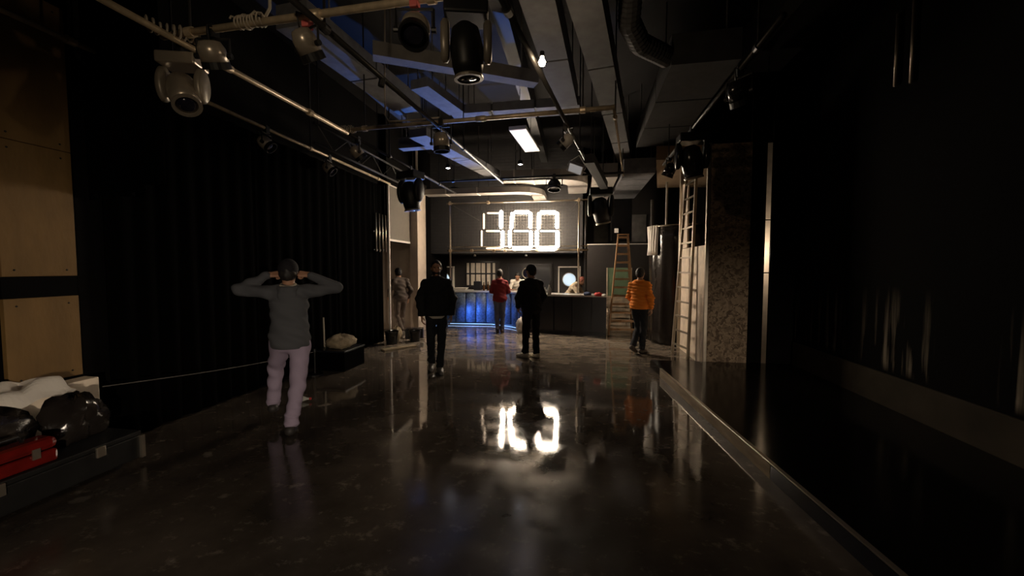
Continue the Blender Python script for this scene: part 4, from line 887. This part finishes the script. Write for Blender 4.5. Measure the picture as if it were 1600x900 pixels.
def make_person(label, loc, rot, scale, pose, top, trousers, shoes, hair, h=0.010, bulk=0.012, hem=0.86, ribs=0.0, hood=None, cap=None, beard=None,
                shirt=None, sleeve=1.0, top_name='jacket', legw=1.0, group=None):
    J = {k: (v.copy() if isinstance(v, np.ndarray) else v) for k, v in STAND.items()}
    for k, v in pose.items(): J[k] = A3(*v) if isinstance(v, (tuple, list)) else v
    root = thing('person', label, 'person', loc, group); root.rotation_euler = (0, 0, rot); root.scale = (scale,) * 3
    pts = np.array([v for k, v in J.items() if isinstance(v, np.ndarray) and k not in ('face', 'crown', 'haR', 'haL', 'paR', 'paL', 'ftR', 'ftL', 'upR', 'upL')])
    lo, hi = pts.min(0) - 0.24, pts.max(0) + 0.24
    R = headR(J); H = J['head']; L = lambda x, y, z: H + R @ A3(x, y, z)
    tr = nrm(J['neck'] - J['pelvis']); sx = nrm(J['shR'] - J['shL']); fy = np.cross(tr, sx); T = np.stack([sx, fy, np.cross(sx, fy)], 1)
    px = nrm(J['hiR'] - J['hiL']); pz = nrm(tr - px * (tr @ px)); PT = np.stack([px, np.cross(pz, px), pz], 1)
    # --- body
    f = Field(lo, hi, h)
    f.ell(L(0, -0.008, 0.028), (0.073, 0.094, 0.088), R, 0.01); f.ell(L(0, 0.020, -0.045), (0.056, 0.066, 0.070), R, 0.03)
    f.cap(L(-0.03, 0.078, 0.030), L(0.03, 0.078, 0.030), 0.012, k=0.02); f.cap(L(0, 0.086, 0.012), L(0, 0.104, -0.022), 0.009, 0.013, 0.012)
    f.cap(L(-0.038, 0.066, -0.012), L(-0.030, 0.06, -0.03), 0.016, k=0.02); f.cap(L(0.038, 0.066, -0.012), L(0.030, 0.06, -0.03), 0.016, k=0.02)
    f.ell(L(0, 0.076, -0.052), (0.024, 0.014, 0.011), R, 0.01); f.ell(L(0, 0.064, -0.098), (0.026, 0.022, 0.020), R, 0.02)
    for e in (-1, 1):
        f.ell(L(e * 0.030, 0.092, 0.010), (0.016, 0.012, 0.010), R, 0.012, True); f.ell(L(e * 0.076, -0.004, 0.0), (0.010, 0.019, 0.031), R, 0.008)
    f.cap(J['neck'] - tr * 0.03, L(0, -0.015, -0.055), 0.056, 0.050, 0.03)
    f.ell(J['chest'], (0.15, 0.10, 0.19), T, 0.05); f.ell(J['belly'], (0.135, 0.095, 0.16), T, 0.05); f.ell(J['pelvis'], (0.14, 0.095, 0.10), PT, 0.05)
    for s_, e in (('R', 1), ('L', -1)):
        f.cap(J['neck'] - tr * 0.05, J['sh' + s_], 0.05, 0.052, 0.04); f.cap(J['sh' + s_], J['el' + s_], 0.050, 0.040, 0.03); f.cap(J['el' + s_], J['wr' + s_], 0.040, 0.027, 0.02)
        f.cap(J['hi' + s_], J['kn' + s_], 0.075, 0.052, 0.04); f.cap(J['kn' + s_], J['an' + s_], 0.052, 0.036, 0.02)
        hand(f, J['wr' + s_], J['ha' + s_], J['pa' + s_], J['cu' + s_], -e)
    E = [L(e * 0.030, 0.083, 0.010) for e in (-1, 1)]; mo = L(0, 0.086, -0.052)
    def pick(c):
        r = np.zeros(len(c), int)
        r[np.linalg.norm((c - mo) @ R / A3(0.024, 0.02, 0.009), axis=1) < 1] = 2
        return r
    bo = field_obj(f, 'body', [skin, eye_m, lip_m], root, pick)
    for e in E: 
        g = Field(e - 0.02, e + 0.02, 0.004); g.ell(e, (0.0125, 0.010, 0.0075), R, 0.002); field_obj(g, 'eye', eye_m, bo)
    # --- trousers
    ph = rnd.uniform(0, 6)
    f = Field(lo, hi, h)
    f.ell(J['pelvis'] + pz * 0.01, (0.150, 0.108, 0.125), PT, 0.04)
    for s_ in 'RL':
        k_, a_ = J['kn' + s_], J['an' + s_]; f.cap(J['hi' + s_], k_, 0.093 * legw, 0.070 * legw, 0.04); f.cap(k_, a_ + nrm(k_ - a_) * 0.03, 0.070 * legw, 0.056 * legw, 0.02)
        f.cap(a_ + nrm(k_ - a_) * 0.09, a_ + nrm(k_ - a_) * 0.035, 0.058 * legw, 0.062 * legw, 0.015)
    f.warp(lambda X, Y, Z: 0.0075 * np.sin(38 * Z + 9 * X + ph + 4 * np.sin(9 * Y)) * np.sin(17 * X + 11 * Y + 5 * Z) - 0.008 * np.maximum(0, np.sin(75 * Z + 12 * X)) * np.exp(-((Z - 0.16) / 0.09) ** 2))
    f.cut(pz, float(pz @ (J['pelvis'] + pz * 0.10)))
    field_obj(f, 'trousers', trousers, root)
    # --- upper garment
    f = Field(lo, hi, h); b = bulk
    f.ell(J['chest'], (0.165 + b, 0.112 + b, 0.20), T, 0.05); f.ell(J['belly'], (0.150 + b, 0.108 + b, 0.19), T, 0.05); f.ell(J['pelvis'] + tr * 0.02, (0.180 + b, 0.132 + b, 0.16), PT, 0.06)
    for s_ in 'RL':
        f.cap(J['neck'] - tr * 0.035, J['sh' + s_] - sx * 0.0, 0.050, 0.052 + b * 0.45, 0.05); f.cap(J['sh' + s_] - tr * 0.01, J['el' + s_], 0.054 + b * 0.6, 0.049 + b * 0.7, 0.035)
        e_ = J['el' + s_] + (J['wr' + s_] - J['el' + s_]) * (0.93 * sleeve if sleeve > 0.3 else 0.05)
        if sleeve > 0.3: f.cap(J['el' + s_], e_, 0.049 + b * 0.7, 0.036 + b * 0.6, 0.02)
    if ribs: f.warp(lambda X, Y, Z: ribs * (0.5 - np.abs(np.sin(math.pi * (Z + 0.02 * np.sin(3 * X)) / 0.062))))
    f.warp(lambda X, Y, Z: 0.008 * np.sin(26 * Z + 13 * X + ph) * np.sin(15 * X - 12 * Y + 8 * Z) + 0.004 * np.sin(60 * Z + 31 * Y + 20 * X))
    f.cut(-tr, float(-tr @ (J['pelvis'] + tr * (hem - 0.93))))
    tob = field_obj(f, top_name, top, root)
    if hood is not None:
        f = Field(lo, hi, h); c0 = J['neck'] - tr * 0.015
        for k in range(12):
            a0, a1 = 2 * math.pi * k / 12, 2 * math.pi * (k + 1) / 12
            g = lambda a: c0 + sx * 0.078 * math.cos(a) + fy * 0.072 * math.sin(a) - fy * 0.018 + tr * (0.012 + 0.014 * math.sin(a))
            f.cap(g(a0), g(a1), 0.022, k=0.012)
        f.ell(c0 - fy * 0.075 - tr * 0.06, (0.085, 0.035, 0.08), T, 0.03) if hood[1] else None
        ho = field_obj(f, 'hood' if hood[1] else 'collar', top, root)
        if hood[0] is not None:
            f = Field(lo, hi, h); 
            for k in range(12):
                a0, a1 = 2 * math.pi * k / 12, 2 * math.pi * (k + 1) / 12
                g = lambda a: c0 + sx * 0.062 * math.cos(a) + fy * 0.058 * math.sin(a) - fy * 0.018 + tr * (0.028 + 0.016 * math.sin(a))
                f.cap(g(a0), g(a1), 0.017, k=0.012)
            field_obj(f, 'collar_lining', hood[0], root)
    if shirt is not None:       # shirt hem showing under the jacket
        f = Field(lo, hi, h); f.ell(J['pelvis'], (0.172, 0.130, 0.15), PT, 0.05); f.cut(-tr, float(-tr @ (J['pelvis'] + tr * (hem - 0.97)))); f.cut(tr, float(tr @ (J['pelvis'] + tr * (hem - 0.91))))
        field_obj(f, 'shirt_hem', shirt, root)
    # --- hair, cap, beard
    f = Field(L(0, 0, 0) - 0.2, L(0, 0, 0) + 0.2, min(h, 0.008)); f.ell(L(0, -0.014, 0.030), (0.083, 0.102, 0.097), R, 0.01); f.ell(L(0, -0.04, -0.02), (0.074, 0.068, 0.07), R, 0.03)
    n1 = R @ nrm(A3(0, 1.0, -0.75)); f.cut(n1, float(n1 @ L(0, 0.062, 0.062))); n2 = R @ nrm(A3(0, 0.5, -1)); f.cut(n2, float(n2 @ L(0, -0.06, -0.075)))
    f.warp(lambda X, Y, Z: 0.003 * np.sin(90 * X + 30 * Z) * np.sin(80 * Y + 60 * Z))
    field_obj(f, 'hair', hair, root)
    if cap is not None:
        f = Field(L(0, 0, 0) - 0.22, L(0, 0, 0) + 0.22, min(h, 0.008)); f.ell(L(0, -0.010, 0.036), (0.090, 0.108, 0.102), R, 0.01)
        n1 = R @ nrm(A3(0, 0.25, -1)); f.cut(n1, float(n1 @ L(0, 0.02, 0.012)))
        if cap[1]: f.ell(L(0, 0.11, 0.035), (0.065, 0.075, 0.010), R, 0.012)
        field_obj(f, 'cap', cap[0], root)
    if beard is not None:
        f = Field(L(0, 0, 0) - 0.2, L(0, 0, 0) + 0.2, 0.006); f.ell(L(0, 0.022, -0.052), (0.062, 0.072, 0.070), R, 0.01); n1 = R @ A3(0, 0, 1); f.cut(n1, float(n1 @ L(0, 0, -0.048)))
        n2 = R @ nrm(A3(0, -1, 0)); f.cut(n2, float(n2 @ L(0, 0.0, 0))); f.ell(L(0, 0.092, -0.054), (0.026, 0.02, 0.008), R, 0.006, True)
        field_obj(f, 'beard', beard, root)
    # --- shoes
    for s_ in 'RL':
        an, d, up = J['an' + s_], nrm(J['ft' + s_]), nrm(J['up' + s_]); d = nrm(d - up * (d @ up)); sd = np.cross(d, up)
        base = an - up * 0.085
        f = Field(an - 0.28, an + 0.28, 0.008)
        f.cap(base + up * 0.045 - d * 0.045, base + up * 0.043 + d * 0.05, 0.042, 0.044, 0.02); f.cap(base + up * 0.040 + d * 0.05, base + up * 0.028 + d * 0.165, 0.043, 0.034, 0.03)
        f.cap(base + up * 0.05 - d * 0.03, an + up * 0.012 - d * 0.005, 0.042, 0.040, 0.03); f.cut(-up, float(-up @ (base + up * 0.002)))
        f.cut(up, float(up @ (an + up * 0.02)))
        field_obj(f, 'shoe', shoes, root)
    return root
C = lambda n, c, r=0.85, **k: mat(n, c, r, spec=0.25, bump=0.15, bscale=150, **k)
hair_m = mat('black_hair', (0.010, 0.008, 0.007), 0.6)
white_m = C('white_fabric', (0.68, 0.62, 0.54)); blk = C('black_fabric', (0.010, 0.010, 0.011)); blk2 = C('charcoal_denim', (0.016, 0.017, 0.020))
def face_to(p, q): v = Vector(q) - Vector(p); return math.atan2(-v.x, v.y)
# 1 man from behind with both hands at his head
p = atz(458, 677, 0)
make_person('man seen from behind holding both hands up to his dark cap', (p.x - 0.02, p.y + 0.02, 0), face_to((0, 0, 0), p) * 0.75, 1.0, dict(
    elR=(0.425, 0.05, 1.445), wrR=(0.178, 0.045, 1.578), haR=(-1, 0.05, 0.10), paR=(0, 0.7, -0.7), cuR=1.35,
    elL=(-0.425, 0.05, 1.445), wrL=(-0.178, 0.045, 1.578), haL=(-1 * -1, 0.05, 0.10), paL=(0, 0.7, -0.7), cuL=1.35,
    shR=(0.185, -0.005, 1.415), shL=(-0.185, -0.005, 1.415), head=(0, 0.02, 1.60),
    hiR=(0.09, 0, 0.91), knR=(0.055, 0.03, 0.49), anR=(-0.01, -0.03, 0.085), ftR=(0.05, 1, 0),
    hiL=(-0.085, 0.02, 0.91), knL=(-0.19, 0.32, 0.61), anL=(-0.24, 0.38, 0.19), ftL=(-0.1, 1, -0.25), upL=(0, 0.25, 1)),
    C('grey_hoodie', (0.075, 0.077, 0.085)), C('mauve_trousers', (0.34, 0.275, 0.37)), mat('dark_shoe', (0.03, 0.026, 0.024), 0.6), hair_m, h=0.0065, bulk=0.012, hem=0.86,
    hood=(C('pale_lining', (0.50, 0.44, 0.34)), True), cap=(C('dark_cap', (0.012, 0.011, 0.014)), False), legw=1.05)
# 2 man in black walking to the camera
p = atz(683, 581, 0)
make_person('bearded man in a bulky black jacket walking towards the camera', (p.x, p.y, 0), face_to(p, (0.3, 0, 0)), 1.02, dict(
    elR=(0.245, -0.05, 1.12), wrR=(0.22, 0.05, 0.89), elL=(-0.245, -0.05, 1.12), wrL=(-0.22, 0.03, 0.88),
    knR=(0.09, 0.06, 0.51), anR=(0.075, -0.16, 0.12), ftR=(0.1, 1, -0.15), upR=(0, 0.15, 1), knL=(-0.07, 0.06, 0.50), anL=(-0.04, 0.05, 0.085)),
    blk, blk2, mat('dark_trainer', (0.16, 0.15, 0.14), 0.5), hair_m, h=0.008, bulk=0.034, hem=0.88, hood=(white_m, False), beard=hair_m, shirt=white_m, legw=0.92)
# 3 person in the doorway
p = atz(628, 522, 0)
make_person('person in a grey brown top walking in the left doorway', (-4.2, 9.05, 0), 0.9, 0.97, dict(
    neck=(0, 0.06, 1.44), head=(0, 0.12, 1.57), chest=(0, 0.03, 1.27), knR=(0.1, 0.14, 0.50), anR=(0.1, 0.12, 0.085), knL=(-0.1, 0.02, 0.5), anL=(-0.1, -0.30, 0.13), ftL=(0, 1, -0.4), upL=(0, 0.4, 1),
    elR=(0.24, -0.1, 1.14), wrR=(0.23, 0.05, 0.92), elL=(-0.24, 0.08, 1.13), wrL=(-0.2, 0.25, 0.98)),
    C('grey_brown_top', (0.10, 0.078, 0.066)), C('brown_trousers', (0.10, 0.075, 0.06)), white_m, hair_m, h=0.011, hem=0.88)
# 4 person in red at the bar
p = atz(781, 520, 0)
make_person('person in a dark red jacket and jeans standing at the bar', (p.x, p.y, 0), 0.10, 0.93, dict(
    elR=(0.23, 0.06, 1.13), wrR=(0.16, 0.25, 1.08), haR=(-0.2, 1, 0), elL=(-0.23, 0.06, 1.13), wrL=(-0.16, 0.25, 1.08), haL=(0.2, 1, 0), knR=(0.075, 0.02, 0.5), anR=(0.06, -0.02, 0.085), knL=(-0.075, 0.02, 0.5), anL=(-0.06, -0.02, 0.085)),
    C('dark_red_jacket', (0.19, 0.022, 0.026)), C('blue_jeans', (0.11, 0.12, 0.18)), mat('brown_shoe', (0.05, 0.03, 0.02), 0.5), hair_m, h=0.010, bulk=0.018, hem=0.84, hood=(None, True))
# 5 bartender in white
make_person('bartender in a white shirt looking down behind the bar', (aty(809, 450, 11.75).x, 11.75, 0), math.pi + 0.1, 0.93, dict(
    pelvis=(0, -0.18, 0.88), belly=(0, -0.12, 1.04), chest=(0, -0.03, 1.22), neck=(0, 0.07, 1.38), head=(0, 0.14, 1.49), face=(0.1, 1, -0.55), crown=(0, 0.5, 1),
    shR=(0.175, 0.04, 1.33), shL=(-0.175, 0.04, 1.33), elR=(0.25, 0.08, 1.07), wrR=(0.12, 0.28, 1.06), haR=(-0.5, 1, -0.1), elL=(-0.25, 0.08, 1.07), wrL=(-0.12, 0.28, 1.06), haL=(0.5, 1, -0.1),
    hiR=(0.085, -0.18, 0.86), hiL=(-0.085, -0.18, 0.86)), white_m, blk2, blk, hair_m, h=0.010, hem=0.83, sleeve=0.1, top_name='shirt', hood=(None, False))
# 6 man in black with white trainers
p = atz(830, 559, 0)
make_person('man in black clothes and white trainers with his back to the camera', (p.x, p.y, 0), 0.55, 0.985, dict(
    elR=(0.25, 0.02, 1.13), wrR=(0.19, 0.16, 0.95), elL=(-0.25, 0.02, 1.13), wrL=(-0.19, 0.16, 0.95), face=(-0.3, 1, 0),
    anR=(0.09, -0.03, 0.085), anL=(-0.10, 0.04, 0.085), ftR=(-0.35, 1, 0), ftL=(-0.75, 1, 0)),
    blk, blk, mat('white_trainer', (0.85, 0.78, 0.66), 0.6), hair_m, h=0.008, bulk=0.026, hem=0.82, hood=(None, True), cap=(C('black_cap', (0.015, 0.015, 0.018)), True))
# 7 bartender bending
make_person('bartender in a cream shirt bending down at the right end of the bar', (aty(896, 455, 10.98).x, 10.98, 0), math.pi / 2 - 0.35 + math.pi, 0.92, dict(
    pelvis=(0, -0.18, 0.88), belly=(0, -0.12, 1.02), chest=(0, 0.02, 1.20), neck=(0, 0.14, 1.32), head=(0, 0.26, 1.40), face=(0, 1, -0.5), crown=(0, 0.6, 1),
    shR=(0.165, 0.10, 1.28), shL=(-0.165, 0.10, 1.28), elR=(0.24, 0.22, 0.95), wrR=(0.15, 0.38, 0.88), elL=(-0.24, 0.22, 0.95), wrL=(-0.15, 0.38, 0.88),
    hiR=(0.085, -0.18, 0.86), hiL=(-0.085, -0.18, 0.86), knR=(0.1, 0.02, 0.46), knL=(-0.1, 0.02, 0.46)), C('cream_shirt', (0.60, 0.50, 0.37)), blk2, blk, mat('reddish_hair', (0.20, 0.05, 0.03), 0.6), h=0.010, hem=0.85, sleeve=0.1, top_name='shirt', hood=(None, False))
# 8 man in the orange jacket
p = atz(998, 551, 0)
make_person('man in an orange quilted jacket walking away by the curved screen', (p.x, p.y, 0), -0.55, 0.955, dict(
    elR=(0.25, -0.06, 1.13), wrR=(0.22, 0.05, 0.90), elL=(-0.25, 0.06, 1.13), wrL=(-0.18, 0.22, 0.98),
    knR=(0.08, 0.03, 0.50), anR=(0.07, -0.02, 0.085), knL=(-0.06, 0.10, 0.51), anL=(-0.03, -0.22, 0.16), ftL=(0.1, 1, -0.5), upL=(0, 0.5, 1)),
    C('orange_quilted', (0.80, 0.24, 0.03)), blk2, mat('brown_boot', (0.04, 0.028, 0.02), 0.6), hair_m, h=0.008, bulk=0.020, hem=0.90, ribs=0.016, hood=(None, False))

# ------------------------------------------------------------------ clutter on the left
t = thing('flight_case', 'low black flight case against the left wall under the plywood facing', 'case', (-3.95, 2.25, 0))
MB().box((-4.27, 1.65, 0.05), (-3.62, 2.74, 0.24)).build('body', 'black_metal', t, bevel=0.01)
MB().box((-4.275, 1.645, 0.242), (-3.615, 2.745, 0.28)).build('lid', 'black_metal', t, bevel=0.008)
for x in (-3.614, -4.276):
    for y in (1.645, 2.745): MB().bar((x, y, 0.05), (x, y, 0.24), 0.03, 0.03, (1, 0, 0)).build('edge_strip', 'alu', t)
for x in (-4.2, -3.7):
    for y in (1.75, 2.62): MB().lathe([(0.025, -0.015), (0.025, 0.015)], frame((x, y, 0.025), (1, 0, 0)), 12).build('wheel', 'black_gloss', t)
for y in (1.9, 2.45): MB().box((-3.618, y - 0.03, 0.19), (-3.60, y + 0.03, 0.27)).build('latch', 'alu', t, bevel=0.004)
tag(MB().box((-4.255, 2.2, 0.282), (-4.10, 2.80, 0.70)).build('pale_block', 'pale_board', bevel=0.008), 'pale block on the flight case at the foot of the plywood', 'block')
blob('plastic_bag', 'crumpled black plastic bag heaped on the flight case', 'bag', (-3.97, 2.00, 0.47), (0.10, 0.30, 0.19), 'bag_black', 11, 0.283, amp=0.35)
blob('plastic_bag', 'small black plastic bag at the right end of the flight case', 'bag', (-3.92, 2.50, 0.44), (0.13, 0.20, 0.19), 'bag_black', 14, 0.283, amp=0.4)
def crease(u, v):
    x = -4.08 + 0.26 * (u - 0.5) + 0.03 * math.sin(v * 7); y = 2.32 + 0.42 * (v - 0.5)
    return (x, y, 0.745 + 0.02 * math.sin(u * 9 + v * 4) + 0.04 * abs(math.sin(v * 5 + u * 2)) - 0.10 * u * u * u)
tag(MB().grid(crease, 14, 14).build('plastic_sheet', 'clear_sheet', solid=0.004), 'crumpled white plastic sheet lying over the pale block', 'plastic sheet')
t = thing('red_toolbox', 'glossy red toolbox on the front of the flight case', 'toolbox', (-3.71, 1.97, 0.283))
MB().box((-3.79, 1.68, 0.283), (-3.64, 2.22, 0.37)).build('tray', 'red_gloss', t, bevel=0.015)
MB().box((-3.795, 1.675, 0.374), (-3.635, 2.225, 0.46)).build('lid', 'red_gloss', t, bevel=0.035)
MB().tube([(-3.715, 1.86, 0.46), (-3.715, 1.88, 0.50), (-3.715, 2.06, 0.50), (-3.715, 2.08, 0.46)], 0.010, 8).build('handle', 'black_gloss', t)
for y in (1.85, 2.1): MB().box((-3.639, y - 0.02, 0.34), (-3.628, y + 0.02, 0.41)).build('latch', 'alu', t)
# taut cord from the clutter along the curtains
a, b = Vector((-4.04, 2.78, 0.62)), Vector((-3.95, 5.45, 0.36))
pts = [a.lerp(b, k / 20) - Vector((0, 0, 0.03 * math.sin(math.pi * k / 20))) for k in range(21)]
tag(MB().tube(pts, 0.005, 6).build('cord', 'dull_cord', smooth=True), 'thin pale cord stretched low in front of the stage curtains', 'cord')
t = thing('cord_stand', 'small black stand holding the end of the cord by the curtains', 'stand', (-3.95, 5.47, 0))
MB().lathe([(0.11, 0), (0.11, 0.015), (0.015, 0.03), (0.012, 0.36)], frame((-3.95, 5.47, 0), (0, 0, 1)), 14).build('post', 'black_metal', t)
MB().lathe([(0.02, 0.36), (0.02, 0.40)], frame((-3.95, 5.47, 0), (0, 0, 1)), 10).build('knob', 'black_metal', t)
# heap by the wall
t = thing('storage_crate', 'low black crate under the rumpled sack by the curtains', 'crate', (-3.82, 6.0, 0))
MB().box((-4.1, 5.7, 0.0), (-3.6, 6.3, 0.30)).build('body', 'drape', t, bevel=0.01)
MB().box((-4.11, 5.69, 0.302), (-3.59, 6.31, 0.33)).build('lid', 'bar_black', t, bevel=0.006)
blob('sack', 'pale rumpled sack on the low crate behind the man holding his head', 'sack', (-3.84, 6.0, 0.42), (0.22, 0.26, 0.12), 'sack', 21, 0.332, amp=0.25)
tag(MB().tube([(-4.14, 6.0, 0.0), (-4.14, 5.98, 0.82)], 0.012, 6).build('stick', 'cable'), 'thin pale stick standing behind the sack', 'stick')
def bucket(label, x, y, r, h, m='black_gloss'):
    o = thing('bucket', label, 'bucket', (x, y, 0))
    MB().lathe([(r * 0.8, 0.0), (r, h), (r * 1.06, h), (r * 1.06, h - 0.015), (r * 0.97, h - 0.015), (r * 0.78, 0.01), (0, 0.01)], frame((x, y, 0), (0, 0, 1)), 20).build('pail', m, o, smooth=False)
    MB().tube([(x + r * math.cos(a), y, h + 0.02 + 0.02 * math.sin(a) + (0.0)) for a in [k * math.pi / 10 for k in range(11)]], 0.005, 6).build('handle', 'alu', o)
bucket('black bucket by the curtains next to the sack', -3.93, 8.0, 0.14, 0.28)
bucket('black bucket nearest the doorway', -3.55, 8.35, 0.13, 0.24)
blob('paper_bag', 'small crumpled pale bag on the floor behind the black buckets', 'bag', (-4.02, 8.45, 0.16), (0.1, 0.1, 0.15), 'sack', 23, 0.002, amp=0.3)
tag(MB().box((-0.35, -0.09, 0), (0.35, 0.09, 0.03), Matrix.Translation((-3.55, 7.55, 0.001)) @ Matrix.Rotation(0.9, 4, 'Z')).build('plank', 'sack', bevel=0.004), 'short pale plank lying on the floor by the buckets', 'plank')
tag(MB().box((-0.2, -0.14, 0), (0.2, 0.14, 0.22), Matrix.Translation((-3.75, 8.82, 0.001)) @ Matrix.Rotation(0.3, 4, 'Z')).build('dark_carton', 'bar_black', bevel=0.012), 'dark carton on the floor at the doorway', 'box')
# bottle lying on the floor near the man
t = thing('drink_bottle', 'small bottle with a red label lying on the floor beside the man', 'bottle', (-3.35, 4.3, 0.035))
X = frame((-3.45, 4.3, 0.036), (1, 0.25, 0))
MB().lathe([(0.028, 0), (0.034, 0.01), (0.034, 0.15), (0.014, 0.20), (0.012, 0.225)], X, 14).build('bottle', 'clear_glass', t, smooth=True)
MB().lathe([(0.0355, 0.04), (0.0355, 0.12)], X, 14).build('label_band', 'red_cloth', t, smooth=True)
MB().lathe([(0.015, 0.226), (0.015, 0.245)], X, 10).build('cap', 'red_cloth', t)
# light bars near the doorway
t = thing('light_bar_rack', 'four upright silver bars hanging beside the doorway', 'light bars', (-4.1, 7.9, 2.1))
for k in range(4):
    y = 7.72 + 0.14 * k; MB().tube([(-4.10, y, 1.98), (-4.10, y, 2.78)], 0.016, 8).build('bar', 'alu', t, smooth=True)
for z in (2.02, 2.4): MB().box((-4.125, 7.66, z - 0.015), (-4.117, 8.2, z + 0.015)).build('bracket', 'black_metal', t)
for y in (7.7, 8.16): MB().tube([(-4.12, y, 2.4), (-4.12, y, 3.46)], 0.005, 6).build('hanger_wire', 'black_metal', t)
